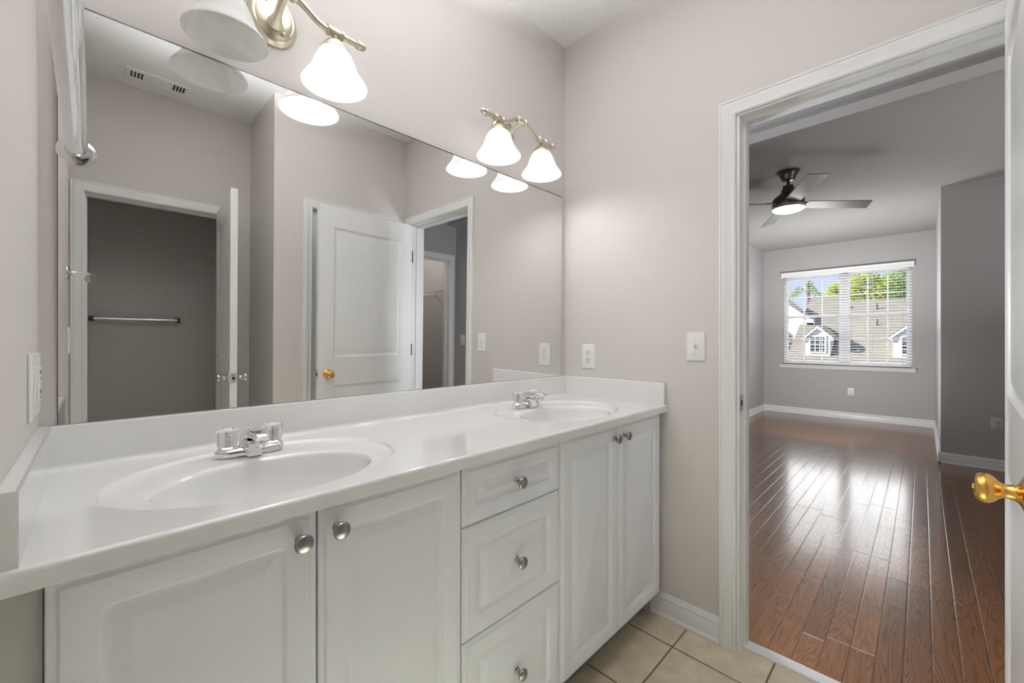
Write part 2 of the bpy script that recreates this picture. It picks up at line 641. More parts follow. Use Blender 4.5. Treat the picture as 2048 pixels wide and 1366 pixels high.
# bedroom shell
BL = 0.59
struct('floor_bedroom', bx(1.915, FX + 0.1, -4.3, BL + 0.1, -0.08, 0.0), M['wood'], 'glossy dark oak plank floor of the bedroom', 'floor')
struct('trim_1', bx(1.862, 1.915, DY1, DY0, -0.08, 0.008), M['sill_marble'], 'white marble threshold strip between tile and wood', 'threshold', bevel=0.003)
WOY0, WOY1, WOZ0, WOZ1 = -1.235, 0.305, 0.80, 2.27
bm = B()
box(bm, FX, FX + 0.14, WOY1, BL + 0.1, 0, ZB)
box(bm, FX, FX + 0.14, -1.47, WOY0, 0, ZB)
box(bm, FX, FX + 0.14, WOY0, WOY1, WOZ1, ZB)
box(bm, FX, FX + 0.14, WOY0, WOY1, 0, WOZ0)
struct('wall_window', bm, M['grey'], 'grey bedroom wall around the double window', 'wall')
struct('wall_bedroom_side', bx(WX, FX + 0.14, BL, BL + 0.12, 0, ZB), M['grey'], 'grey bedroom wall meeting the window wall beside the door jamb', 'wall')
bm = B()
box(bm, 5.92, FX + 0.14, -4.2, -1.465, 0, ZB)
struct('wall_alcove', bm, M['grey'], 'dark grey wall block projecting beside the window', 'wall')
bm = B()
box(bm, 2.88, 5.92, -4.2, -4.05, 0, ZB)
box(bm, 3.005, 3.12, -2.60, -1.80, 0, 2.44)
box(bm, 3.30, 3.40, -4.05, -2.60, 0, ZB)
box(bm, 2.88, 3.30, -4.05, -3.95, 0, ZB)
struct('wall_hall', bm, M['grey'], 'grey hall wall with a light switch, seen in the mirror', 'wall')
HX0, HX1, HH = 2.10, 2.915, 2.05
bm = B()
box(bm, WX, HX0 - 0.0115, -2.61, -2.50, 0, ZB)
box(bm, HX1 + 0.0115, 3.01, -2.61, -2.50, 0, ZB)
box(bm, HX0 - 0.0115, HX1 + 0.0115, -2.61, -2.50, HH + 0.0115, ZB)
struct('wall_hall_closet', bm, M['grey'], 'grey hall wall around the walk-in closet opening, seen in the mirror', 'wall')
bm = B()
box(bm, WX - 0.1, WX, -4.05, -2.60, 0, ZB)
box(bm, WX - 0.1, 3.3, -4.15, -4.05, 0, ZB)
struct('wall_walk_in_closet', bm, M['beige'], 'plain wall inside the walk-in closet, seen in the mirror', 'wall')
struct('ceiling_bedroom', bx(3.01, FX + 0.14, -4.2, BL + 0.12, ZB, ZB + 0.1), M['popcorn'], 'grey popcorn textured bedroom ceiling', 'ceiling')
bm = B()
box(bm, WX, 2.88, -2.61, BL, 2.47, ZB + 0.1)
struct('ceiling_hall', bm, M['grey'], 'low smooth soffit just beyond the doorway', 'ceiling')
struct('ceiling_closet', bx(WX, 3.3, -4.05, -2.61, 2.5, 2.6), M['ceil'], 'ceiling of the walk-in closet', 'ceiling')
struct('wall_header', bx(2.88, 3.01, -2.61, BL, 2.44, ZB + 0.1), M['grey'], 'smooth header beam between hall and bedroom', 'beam')


# ------------------------------------------------------------------ casings, jambs and baseboards
CAS = [(0.0, 0.0), (0.0, 0.010), (0.006, 0.013), (0.011, 0.0105), (0.016, 0.0105), (0.030, 0.014), (0.040, 0.0165), (0.045, 0.0135),
       (0.049, 0.0135), (0.052, 0.0175), (0.057, 0.016), (0.057, 0.0)]


def casing(bm, u0, u1, v1, X, v0=0.0):
    """Mitred door casing: local x along the wall, -y out of it."""
    rs = []
    for t, d in CAS:
        rs.append(ring(bm, [(u0 - t, -d, v0), (u0 - t, -d, v1 + t), (u1 + t, -d, v1 + t), (u1 + t, -d, v0)], X))
    for a, b in zip(rs, rs[1:] + rs[:1]):
        bridge(bm, a, b, closed=False)


def jamb(bm, u0, u1, v1, d, X, stop=True, v0=0.0, s0=0.045, s1=0.085):
    """Lining of an opening of depth d (local +y into the wall), 20 mm boards inside the rough opening."""
    t = 0.012
    box(bm, u0 - t, u0, 0, d, v0, v1 + t, X)
    box(bm, u1, u1 + t, 0, d, v0, v1 + t, X)
    box(bm, u0, u1, 0, d, v1, v1 + t, X)
    if stop:
        box(bm, u0, u0 + 0.01, s0, s1, v0, v1 - 0.01, X)
        box(bm, u1 - 0.01, u1, s0, s1, v0, v1 - 0.01, X)
        box(bm, u0, u1, s0, s1, v1 - 0.01, v1, X)


BASE = [(0, 0), (-0.020, 0), (-0.020, 0.008), (-0.014, 0.018), (-0.012, 0.018), (-0.012, 0.068), (-0.010, 0.072), (-0.0115, 0.080), (-0.006, 0.094), (-0.004, 0.101), (0, 0.101)]


def base_run(bm, x0, x1, X):
    extrude_profile(bm, BASE, x0, x1, X)


# local frames: x along wall, y into the wall (so -y points into the room)
XD = frame((L, 0, 0), (0, -1, 0), (1, 0, 0))              # doorway wall seen from the bathroom, local x = -world y
XC = frame((0, AY, 0), (1, 0, 0), (0, -1, 0))             # closet wall, faces +y
XW = frame((0, BY, 0), (1, 0, 0), (0, -1, 0))
XH = frame((0, -2.50, 0), (1, 0, 0), (0, -1, 0))

bm = B()
casing(bm, -DY0 - 0.012, -DY1 + 0.012, DH + 0.006, XD)
jamb(bm, -DY0, -DY1, DH - 0.002, 0.116, XD, s0=0.045, s1=0.085)
struct('trim_2', bm, M['trim'], 'white moulded casing and jamb of the bedroom doorway', 'door casing', smooth=25)
bm = B()
casing(bm, CX0, CX1, CH + 0.002, XC)
jamb(bm, CX0, CX1, CH, 0.11, XC, s0=0.075, s1=0.1)
struct('trim_3', bm, M['trim'], 'white casing of the closed closet door, partly behind the open door in the mirror', 'door casing', smooth=25)
bm = B()
casing(bm, WX0 - 0.002, WX1 + 0.004, WH + 0.004, XW)
jamb(bm, WX0, WX1, WH, 0.11, XW)
struct('trim_4', bm, M['trim'], 'white casing of the toilet room doorway reflected in the mirror', 'door casing', smooth=25)
bm = B()
casing(bm, HX0, HX1, HH + 0.004, XH)
jamb(bm, HX0, HX1, HH, 0.11, XH)
struct('trim_5', bm, M['trim'], 'white casing of the walk-in closet opening, deep in the mirror', 'door casing', smooth=25)

bm = B()
base_run(bm, 0.47, -DY0 - 0.012 - 0.058, XD)
struct('baseboard_doorway', bm, M['trim'], 'white baseboard between the vanity and the doorway', 'baseboard', smooth=30)
bm = B()
base_run(bm, -1.465, BL, frame((FX, 0, 0), (0, 1, 0), (1, 0, 0)))
struct('baseboard_window', bm, M['trim'], 'white baseboard under the bedroom window', 'baseboard', smooth=30)
bm = B()
base_run(bm, WX, FX - 0.012, frame((0, BL, 0), (1, 0, 0), (0, 1, 0)))
struct('baseboard_side', bm, M['trim'], 'white baseboard on the bedroom wall nearest the door jamb', 'baseboard', smooth=30)
bm = B()
base_run(bm, 5.90, FX - 0.012, frame((0, -1.465, 0), (1, 0, 0), (0, -1, 0)))
base_run(bm, 1.446, 4.05, frame((5.92, 0, 0), (0, -1, 0), (1, 0, 0)))
struct('baseboard_alcove', bm, M['trim'], 'white baseboard wrapping the projecting grey wall', 'baseboard', smooth=30)

# ------------------------------------------------------------------ vanity cabinets
YF = -0.517         # carcass face
KNOB = [(0.0085, 0.0), (0.0085, 0.002), (0.006, 0.004), (0.0052, 0.010), (0.0065, 0.014), (0.0135, 0.018), (0.0160, 0.0215), (0.0165, 0.0245),
        (0.0150, 0.0270), (0.0125, 0.0285), (0.0120, 0.0285), (0.0085, 0.0305), (0.004, 0.0315), (0.0005, 0.0318)]


def add_knob(parent, x, y, z):
    bm = B()
    lathe(bm, KNOB, 28, T(x, y, z) @ Matrix.Rotation(pi / 2, 4, 'X'))
    return mk('knob', bm, M['pewter'], parent, smooth=50, label='round satin pewter knob')


def add_front(parent, name, x0, x1, z0, z1, kx, kz, groove=0.060, label=None):
    bm = B()
    g = groove
    front(bm, x0, x1, z0, z1, [
        (0.0, 0.0, 0.001), (0.0, 0.0125, 0.001), (0.0015, 0.0145, 0.001), (0.010, 0.0150, 0.0015), (0.0125, 0.0175, 0.002), (0.014, 0.019, 0.002),
        (g - 0.010, 0.019, 0.014), (g - 0.007, 0.0175, 0.012), (g - 0.003, 0.0135, 0.010), (g + 0.003, 0.0125, 0.006), (g + 0.006, 0.013, 0.003),
        (g + 0.020, 0.0175, 0.001), (g + 0.024, 0.0185, 0.001), (g + 0.026, 0.019, 0.001)], T(0, YF, 0))
    d = mk(name, bm, M['cab'], parent, smooth=28)
    if label:
        d['label'] = label
    add_knob(d, kx, YF - 0.019, kz)
    return d


def carcass(name, x0, x1, label, group=None):
    t = thing(name, ((x0 + x1) / 2, YF / 2, 0), label, 'cabinet')
    bm = B()
    zt = ZCT - 0.0315
    box(bm, x0, x0 + 0.016, YF, -0.004, 0.112, zt)
    box(bm, x1 - 0.016, x1, YF, -0.004, 0.112, zt)
    box(bm, x0 + 0.016, x1 - 0.016, YF, -0.004, 0.112, 0.128)
    box(bm, x0 + 0.016, x1 - 0.016, -0.010, -0.004, 0.128, zt)
    box(bm, x0 + 0.016, x1 - 0.016, YF, YF + 0.018, 0.128, zt)
    box(bm, x0, x1, -0.455, -0.437, 0.0, 0.112)
    mk('body', bm, M['cabin'], t)
    return t


c1 = carcass('sink_cabinet', 0.0385, 0.7195, 'white sink cabinet with two doors under the basin nearest the camera')
add_front(c1, 'door', 0.0400, 0.3775, 0.115, 0.885, 0.347, 0.838)
add_front(c1, 'door', 0.3810, 0.7180, 0.115, 0.885, 0.414, 0.840)
c2 = carcass('drawer_cabinet', 0.7205, 1.1065, 'white three drawer cabinet in the middle of the vanity')
add_front(c2, 'drawer', 0.7225, 1.1040, 0.7350, 0.884, 0.912, 0.808, groove=0.050)
add_front(c2, 'drawer', 0.7225, 1.1040, 0.4490, 0.7315, 0.912, 0.588, groove=0.058)
add_front(c2, 'drawer', 0.7225, 1.1040, 0.115, 0.4455, 0.912, 0.281, groove=0.058)
c3 = carcass('sink_cabinet', 1.1075, 1.8035, 'white sink cabinet with two doors under the far basin, beside the doorway wall')
add_front(c3, 'door', 1.1090, 1.4560, 0.115, 0.885, 1.421, 0.840)
add_front(c3, 'door', 1.4595, 1.8020, 0.115, 0.885, 1.491, 0.841)
bm = bx(0.001, 0.0375, YF + 0.004, -0.01, 0.112, ZCT - 0.031)
tag(mk('filler_strip', bm, M['filler']), 'narrow shaded filler strip between the vanity and the side wall', 'filler strip')
bm = bx(1.8045, L - 0.001, YF + 0.03, -0.01, 0.0, ZCT - 0.031)
tag(mk('filler_strip', bm, M['filler']), 'filler strip between the far sink cabinet and the doorway wall', 'filler strip')

# ------------------------------------------------------------------ counter with integral basins
YE = -0.5545
top = thing('countertop', (L / 2, -0.28, ZCT - 0.03), 'white cultured marble double vanity top with two oval basins', 'countertop')
bm = B()
NB = 96


def basin_region(bm, x0, x1, ecx, ecy, ea, eb, icx, icy, ia, ib):
    y0, y1 = YE + 0.008, -0.0
    rect = []
    ell = []
    for i in range(NB):
        a = 2 * pi * i / NB
        dx, dy = cos(a), sin(a)
        ell.append((ecx + ea * dx, ecy + eb * dy))
        t = min([((x1 - ecx) / dx) if dx > 1e-9 else 1e9, ((x0 - ecx) / dx) if dx < -1e-9 else 1e9,
                 ((y1 - ecy) / dy) if dy > 1e-9 else 1e9, ((y0 - ecy) / dy) if dy < -1e-9 else 1e9])
        rect.append([ecx + t * dx, ecy + t * dy])
    for c in ((x0, y0), (x1, y0), (x0, y1), (x1, y1)):
        k = min(range(NB), key=lambda i: (rect[i][0] - c[0]) ** 2 + (rect[i][1] - c[1]) ** 2)
        rect[k] = list(c)
    r0 = ring(bm, [(x, y, ZCT) for x, y in rect])
    r1 = ring(bm, [(x, y, ZCT) for x, y in ell])
    bridge(bm, r0, r1)
    prev = r1
    loops = []
    for k, dz in ((0.025, -0.0012), (0.05, -0.0035), (0.075, -0.0055), (0.11, -0.0066), (0.55, -0.0085), (0.86, -0.0095), (0.93, -0.0105), (0.97, -0.0135), (1.0, -0.019)):
        loops.append((ecx + (icx - ecx) * k, ecy + (icy - ecy) * k, ea + (ia - ea) * k, eb + (ib - eb) * k, dz))
    for s, dz in ((0.97, -0.032), (0.92, -0.055), (0.83, -0.085), (0.70, -0.110), (0.52, -0.127), (0.32, -0.136), (0.13, -0.140)):
        loops.append((icx, icy + (1 - s) * 0.015, ia * s, ib * s, dz))
    for cx, cy, a, b, dz in loops:
        r = ring(bm, [(cx + a * cos(2 * pi * i / NB), cy + b * sin(2 * pi * i / NB), ZCT + dz) for i in range(NB)])
        bridge(bm, prev, r)
        prev = r
    bm.faces.new(prev)
    return r0


MIDX = 0.883
basin_region(bm, 0.0, MIDX, 0.366, -0.292, 0.281, 0.218, 0.362, -0.338, 0.203, 0.148)
basin_region(bm, MIDX, L, 1.400, -0.292, 0.281, 0.218, 1.400, -0.338, 0.203, 0.148)
lip = []
for k in range(6):
    a = pi / 2 * k / 5
    lip.append((YE + 0.008 - 0.008 * sin(a), ZCT - 0.008 + 0.008 * cos(a)))
prof = lip + [(YE, ZCT - 0.029), (YE + 0.002, ZCT - 0.031), (YE + 0.03, ZCT - 0.031)]
a_ = ring(bm, [(0.0005, y, z) for y, z in prof])
b_ = ring(bm, [(L - 0.0005, y, z) for y, z in prof])
bridge(bm, a_, b_, closed=False)
bm.faces.new(a_)
bm.faces.new(b_[::-1])
tops = mk('top_slab', bm, M['marble'], top, smooth=40)
for p_ in tops.data.polygons:
    if abs(p_.normal.z) > 0.99999:
        p_.use_smooth = False


def splash_profile(s=1.0):
    p = [(0.0, ZCT - 0.0005), (-0.034, ZCT - 0.0005)]
    for k in range(6):
        a = pi / 2 * k / 5
        p.append((-0.034 + 0.015 * sin(a) - 0.0, ZCT + 0.015 * (1 - cos(a))))
    p += [(-0.019, ZBS - 0.004), (-0.0175, ZBS - 0.001), (-0.014, ZBS), (0.0, ZBS)]
    return p


bm = B()
extrude_profile(bm, splash_profile(), 0.02, L - 0.02)
mk('backsplash', bm, M['marble'], top, smooth=40)
for x0, u in ((0.0, 1), (L, -1)):
    bm = B()
    X = frame((x0, 0, 0), (0, -1, 0), (-u, 0, 0))
    p = [(-0.0004, ZCT - 0.0005), (-0.020, ZCT - 0.0005), (-0.020, ZBS - 0.003), (-0.017, ZBS), (-0.0004, ZBS)]
    extrude_profile(bm, p, 0.0006, 0.5465, X)
    mk('side_splash', bm, M['marble'], top, smooth=40)
for cx in (0.362, 1.400):
    bm = B()
    lathe(bm, [(0.021, 0.0), (0.021, 0.002), (0.017, 0.0035), (0.012, 0.003), (0.001, 0.004)], 24, T(cx, -0.324, ZCT - 0.1405))
    mk('drain', bm, M['chrome'], top, smooth=40, label='round chrome drain at the bottom of the basin')


# ------------------------------------------------------------------ faucets
def build_faucet(x, y, z, label):
    t = thing('faucet', (x, y, z), label, 'faucet', group=None)
    # stadium base plate rising into the centre hub
    def stad(lx, ry, zz, n=10):
        p = []
        for k in range(n + 1):
            a = -pi / 2 + pi * k / n
            p.append((lx + ry * cos(a), ry * sin(a), zz))
        for k in range(n + 1):
            a = pi / 2 + pi * k / n
            p.append((-lx + ry * cos(a), ry * sin(a), zz))
        return p
    bm = B()
    loft(bm, [stad(0.050, 0.0265, 0.0), stad(0.050, 0.0265, 0.010), stad(0.050, 0.0255, 0.014), stad(0.049, 0.0225, 0.0175), stad(0.048, 0.017, 0.0195)])
    mk('base_plate', bm, M['chrome'], t, smooth=50, local=True)
    # spout: rounded rectangular sections along a rising path, saddle at the base
    bm = B()
    secs = [(0.018, 0.010, 0.052, 0.012, 0), (0.016, 0.024, 0.046, 0.020, 15), (0.008, 0.040, 0.038, 0.026, 40), (-0.010, 0.0505, 0.034, 0.025, 75),
            (-0.035, 0.0545, 0.033, 0.021, 88), (-0.070, 0.056, 0.032, 0.018, 90), (-0.098, 0.055, 0.030, 0.0165, 96), (-0.106, 0.053, 0.026, 0.011, 105)]
    loops = []
    for yy, zz, w, h, ang in secs:
        a = radians(ang)
        l = []
        for u, v in rrect(-w / 2, w / 2, -h / 2, h / 2, min(w, h) * 0.32, 4):
            # section plane: v axis leans from +y (at 0 deg) to +z (at 90 deg)
            l.append((u, yy + v * cos(a), zz + v * sin(a)))
        loops.append(l)
    loft(bm, loops)
    mk('spout', bm, M['chrome'], t, smooth=50, local=True)
    bm = B()
    lo = []
    for yy, zt, w in ((0.02, 0.030, 0.046), (-0.004, 0.036, 0.042), (-0.020, 0.036, 0.038), (-0.038, 0.034, 0.035), (-0.044, 0.029, 0.033)):
        lo.append([(-w / 2, yy, 0.0), (w / 2, yy, 0.0), (w / 2 - 0.003, yy, zt - 0.003), (w / 2 - 0.006, yy, zt), (-w / 2 + 0.006, yy, zt), (-w / 2 + 0.003, yy, zt - 0.003)])
    loft(bm, lo)
    mk('spout_body', bm, M['chrome'], t, smooth=40, local=True)
    bm = B()
    lathe(bm, [(0.0095, 0.030), (0.0105, 0.031), (0.0105, 0.047), (0.009, 0.049)], 24, T(0, -0.088, 0))
    mk('aerator', bm, M['chrome'], t, smooth=50, local=True)
    bm = B()
    lathe(bm, [(0.0024, 0.030), (0.0024, 0.066), (0.0045, 0.069), (0.0068, 0.0715), (0.0068, 0.073), (0.003, 0.0745)], 16, T(0, 0.010, 0))
    mk('lift_rod', bm, M['chrome'], t, smooth=50, local=True)
    for s in (-1, 1):
        X = T(s * 0.0508, 0, 0)
        bm = B()
        lathe(bm, [(0.0215, 0.016), (0.0215, 0.0195), (0.018, 0.0225), (0.013, 0.0235), (0.011, 0.027)], 28, X)
        e = mk('handle_collar', bm, M['chrome'], t, smooth=50, local=True)
        bm = B()
        pr_ = [(0.0180, 0.0245), (0.0200, 0.026), (0.0215, 0.031), (0.0228, 0.040), (0.0238, 0.049), (0.0243, 0.0560)]
        lathe(bm, pr_ + [(0.0240, 0.0605), (0.0222, 0.0650), (0.0180, 0.0685), (0.0120, 0.0700), (0.001, 0.0702)], 144, X, flute=24, amp=0.020)
        h = mk('handle', bm, M['acrylic'], t, smooth=60, local=True, label='clear ribbed acrylic handle')
        bm = B()
        lathe(bm, [(0.0065, 0.0275), (0.0065, 0.050), (0.0050, 0.056), (0.0015, 0.0575)], 16, X)
        mk('spindle', bm, M['chrome'], h, smooth=50, local=True)
    return t


fa = build_faucet(0.366, -0.118, ZCT - 0.0066, 'chrome faucet with clear acrylic handles at the basin nearest the camera')
fb = copy_tree(fa)
fb.location = (1.400, -0.118, ZCT - 0.0066)
fb['label'] = 'chrome faucet with clear acrylic handles at the far basin by the doorway wall'

# ------------------------------------------------------------------ mirror
mi = thing('wall_mirror', (0.909, -0.004, ZBS), 'wide frameless wall mirror resting on the backsplash', 'mirror')
tilt = 0.01
XM = T(0.909, -0.004, ZBS + 0.001) @ Matrix.Rotation(tilt, 4, 'X')
hw, hh = 0.880, 0.921
bm = B()
v = ring(bm, [(-hw, 0, 0), (hw, 0, 0), (hw, 0, hh), (-hw, 0, hh)], XM)
bm.faces.new(v)
mk('mirror_glass', bm, M['mirror'], mi)
bm = B()
box(bm, -hw - 0.0012, hw + 0.0012, 0.0003, 0.0030, 0.0, hh + 0.0040, XM)
mk('mirror_backing', bm, M['mirror_edge'], mi, label='thin dark mirror edge')


# ------------------------------------------------------------------ vanity lights
def build_light(x, z, label):
    t = thing('vanity_light', (x, 0, z), label, 'wall light')
    bm = B()
    lo = []
    for s, d in ((1.0, 0.001), (1.0, 0.005), (0.97, 0.008), (0.93, 0.010), (0.90, 0.0145), (0.83, 0.018), (0.76, 0.0185), (0.73, 0.0215), (0.55, 0.024), (0.36, 0.028)):
        lo.append([(0.064 * s * cos(2 * pi * i / 48), -d, 0.076 * s * sin(2 * pi * i / 48)) for i in range(48)])
    loft(bm, lo)
    bp_ = mk('backplate', bm, M['nickel'], t, smooth=50, local=True)
    for sx_, sz in ((-0.022, 0.043), (0.022, -0.043)):
        bm = B()
        lathe(bm, [(0.004, 0.0), (0.004, 0.004), (0.006, 0.005), (0.006, 0.008), (0.003, 0.011), (0.0005, 0.0115)], 14, T(sx_, -0.022, sz) @ Matrix.Rotation(pi / 2, 4, 'X'))
        mk('screw', bm, M['nickel'], bp_, smooth=50, local=True)
    bm = B()
    tube(bm, [(0, -0.024, -0.020), (0, -0.036, -0.017), (0, -0.052, -0.010), (0, -0.080, 0.0), (0, -0.116, 0.012)], [0.022, 0.016, 0.0105, 0.010, 0.010], 20)
    mk('arm', bm, M['nickel'], t, smooth=50, local=True)
    # S-curved bar
    zc, ze = 0.013, -0.026
    pts = []
    for k in range(61):
        u = -0.205 + 0.41 * k / 60
        a = abs(u)
        if a <= 0.022:
            zz = zc
        elif a >= 0.108:
            zz = ze
        else:
            q = (a - 0.022) / 0.086
            zz = zc + (ze - zc) * (q * q * (3 - 2 * q))
        pts.append((u, -0.116, zz))
    bm = B()
    tube(bm, pts, 0.0088, 16)
    mk('bar', bm, M['nickel'], t, smooth=60, local=True)
    XA = Matrix.Rotation(pi / 2, 4, 'Y')
    COLR = [(0.0125, -0.024), (0.0148, -0.0225), (0.0148, -0.0195), (0.0128, -0.018), (0.0145, -0.0165), (0.0145, -0.0145), (0.0122, -0.013), (0.0122, 0.013),
            (0.0145, 0.0145), (0.0145, 0.0165), (0.0128, 0.018), (0.0148, 0.0195), (0.0148, 0.0225), (0.0125, 0.024)]
    for cx, cz in ((-0.133, ze), (0.0, zc), (0.133, ze)):
        bm = B()
        lathe(bm, COLR, 24, T(cx, -0.116, cz) @ XA)
        mk('collar', bm, M['nickel'], t, smooth=50, local=True)
    FIN = [(0.0105, 0.0), (0.0130, 0.002), (0.0130, 0.006), (0.0105, 0.008), (0.0128, 0.010), (0.0128, 0.013), (0.0112, 0.015), (0.0118, 0.019), (0.0105, 0.024), (0.007, 0.029), (0.003, 0.032), (0.0004, 0.033)]
    for s in (-1, 1):
        bm = B()
        lathe(bm, FIN, 20, T(s * 0.196, -0.116, ze) @ Matrix.Rotation(s * pi / 2, 4, 'Y'))
        mk('finial', bm, M['nickel'], t, smooth=50, local=True)
    RIM = 1.945 - z
    OUT = [(0.0900, 0.0), (0.0893, 0.0025), (0.0850, 0.010), (0.0775, 0.020), (0.0690, 0.032), (0.0625, 0.045), (0.0580, 0.058), (0.0530, 0.072), (0.0465, 0.086), (0.0390, 0.097), (0.0310, 0.104)]
    bulbs = []
    for s in (-1, 1):
        X = T(s * 0.133, -0.116, RIM)
        bm = B()
        lathe(bm, OUT + [(r - 0.0028, h - 0.0008) for r, h in reversed(OUT)], 64, X, cap0=False, cap1=False)
        sh = mk('lamp_shade', bm, M['shade'], t, smooth=180, local=True, label='bell shaped white alabaster glass shade')
        bm = B()
        lathe(bm, [(0.030, 0.094), (0.0400, 0.0975), (0.0405, 0.1005), (0.0375, 0.104), (0.0330, 0.112), (0.0300, 0.117), (0.0215, 0.124), (0.0145, 0.131), (0.0095, 0.138), (0.0075, 0.142), (0.0095, 0.145), (0.007, 0.150)], 32, X)
        mk('socket_cup', bm, M['nickel'], t, smooth=50, local=True)
        bm = B()
        pf = [(0.0004, 0.004)]
        for k in range(1, 12):
            a = -pi / 2 + pi * k / 15
            pf.append((0.0275 * cos(a), 0.0315 + 0.0275 * sin(a)))
        pf += [(0.0195, 0.056), (0.0145, 0.066), (0.0130, 0.075), (0.0130, 0.094)]
        lathe(bm, pf, 28, X)
        bulbs.append(mk('bulb', bm, M['bulb'], t, smooth=60, local=True, label='glowing white bulb'))
    return t, bulbs


ZL = 2.124
vl2, bl2 = build_light(1.372, ZL, 'two light brushed nickel bar nearest the room corner, both bulbs glowing')
vl1 = copy_tree(vl2, None, skip=(bl2[0],))
vl1.location = (0.447, 0, ZL)
vl1['label'] = 'two light brushed nickel bar over the near basin, one of its shades unlit'

# ------------------------------------------------------------------ outlets and switches
def plate_mesh(w, h, X, d=0.006):
    bm = B()
    front(bm, -w / 2, w / 2, -h / 2, h / 2, [(0, 0.0005, 0.004), (0, 0.003, 0.004), (0.002, 0.005, 0.004), (0.005, d, 0.003)], X)
    return bm


def recept(parent, X, cz, mt):
    bm = B()
    lo = []
    for h, s in ((0.0055, 1.0), (0.0075, 1.0), (0.008, 0.95)):
        l = []
        for i in range(32):
            a = 2 * pi * i / 32
            u, v_ = 0.0172 * s * cos(a), 0.0172 * s * sin(a)
            v_ = max(-0.0138 * s, min(0.0138 * s, v_))
            l.append((u, -h, cz + v_))
        lo.append(l)
    loft(bm, lo, X)
    r = mk('receptacle', bm, mt, parent, smooth=40)
    bm = B()
    box(bm, -0.0075, -0.0052, -0.0084, -0.0079, cz - 0.001, cz + 0.008, X)
    box(bm, 0.0052, 0.0072, -0.0084, -0.0079, cz - 0.000, cz + 0.0075, X)
    lathe(bm, [(0.0026, 0.0079), (0.0026, 0.0084)], 14, X @ T(0, 0, cz - 0.0075) @ Matrix.Rotation(pi / 2, 4, 'X'))
    mk('slots', bm, M['dark'], r, label='dark plug slots')


def outlet(loc, X, label, mt, w=0.070, h=0.115):
    t = thing('wall_outlet', loc, label, 'outlet')
    mk('cover_plate', plate_mesh(w, h, X), mt, t, smooth=30)
    recept(t, X, 0.0195, mt)
    recept(t, X, -0.0195, mt)
    bm = B()
    lathe(bm, [(0.0026, 0.0055), (0.0026, 0.0065)], 12, X @ Matrix.Rotation(pi / 2, 4, 'X'))
    mk('screw', bm, M['satin'], t, smooth=40)
    return t


def switch(loc, X, label, mt, w=0.074, h=0.120):
    t = thing('light_switch', loc, label, 'switch')
    mk('cover_plate', plate_mesh(w, h, X), mt, t, smooth=30)
    bm = B()
    box(bm, -0.0052, 0.0052, -0.0066, -0.0058, -0.012, 0.012, X)
    mk('toggle_slot', bm, M['grey_plastic'], t)
    bm = B()
    loft(bm, [[(-0.0042, -0.006, -0.004), (0.0042, -0.006, -0.004), (0.0042, -0.006, 0.009), (-0.0042, -0.006, 0.009)],
              [(-0.0034, -0.016, 0.006), (0.0034, -0.016, 0.006), (0.0034, -0.0175, 0.013), (-0.0034, -0.0175, 0.013)]], X)
    mk('toggle', bm, mt, t, smooth=30)
    for s in (-1, 1):
        bm = B()
        lathe(bm, [(0.0028, 0.0055), (0.0028, 0.0068), (0.001, 0.0072)], 12, X @ T(0, 0, s * 0.030) @ Matrix.Rotation(pi / 2, 4, 'X'))
        mk('screw', bm, M['satin'], t, smooth=40)
    return t


def wallX(o, u, w):
    return frame(o, u, w)


outlet((L, -0.148, 1.118), wallX((L, -0.148, 1.118), (0, -1, 0), (1, 0, 0)), 'white duplex outlet on the beige wall just above the side splash', M['plastic'], 0.078, 0.122)
switch((L, -0.675, 1.172), wallX((L, -0.675, 1.172), (0, -1, 0), (1, 0, 0)), 'white toggle light switch beside the bedroom doorway casing', M['plastic'])
outlet((FX, -0.568, 0.412), wallX((FX, -0.568, 0.412), (0, -1, 0), (1, 0, 0)), 'white outlet low on the grey wall under the bedroom window', M['plastic'], 0.078, 0.115)
outlet((5.92, -1.825, 0.425), wallX((5.92, -1.825, 0.425), (0, -1, 0), (1, 0, 0)), 'grey outlet on the dark projecting wall near the brass door knob', M['grey_plastic'], 0.078, 0.115)
switch((3.005, -2.36, 1.15), wallX((3.005, -2.36, 1.15), (0, -1, 0), (1, 0, 0)), 'small switch on the grey hall wall, seen in the mirror past the doorway', M['plastic'])
# double gang plate on the side wall beside the near basin
XP = wallX((0.0, -0.117, 1.112), (0, 1, 0), (-1, 0, 0))
t = thing('wall_outlet', (0, -0.117, 1.112), 'wide two gang white plate on the side wall by the near basin, edge-on', 'outlet')
mk('cover_plate', plate_mesh(0.158, 0.126, XP), M['plastic'], t, smooth=30)
bm = B()
front(bm, 0.012, 0.060, -0.036, 0.036, [(0, 0.0055, 0.002), (0, 0.0075, 0.002), (0.0015, 0.0085, 0.002)], XP)
d = mk('receptacle', bm, M['plastic'], t, smooth=30)
for cz in (0.019, -0.019):
    bm = B()
    box(bm, 0.027, 0.029, -0.0090, -0.0084, cz, cz + 0.008, XP)
    box(bm, 0.043, 0.045, -0.0090, -0.0084, cz, cz + 0.008, XP)
    box(bm, 0.034, 0.038, -0.0090, -0.0084, cz - 0.010, cz - 0.006, XP)
    mk('slots', bm, M['dark'], d, label='dark plug slots')
bm = B()
front(bm, -0.060, -0.012, -0.036, 0.036, [(0, 0.0055, 0.002), (0, 0.0075, 0.002), (0.0015, 0.0085, 0.002)], XP)
mk('rocker', bm, M['plastic'], t, smooth=30)
XP = wallX((0.0, -1.33, 1.172), (0, 1, 0), (-1, 0, 0))
t = thing('light_switch', (0, -1.33, 1.172), 'white switch plate on the side wall seen edge-on in the mirror, below the towel holder', 'switch')
mk('cover_plate', plate_mesh(0.115, 0.118, XP), M['plastic'], t, smooth=30)
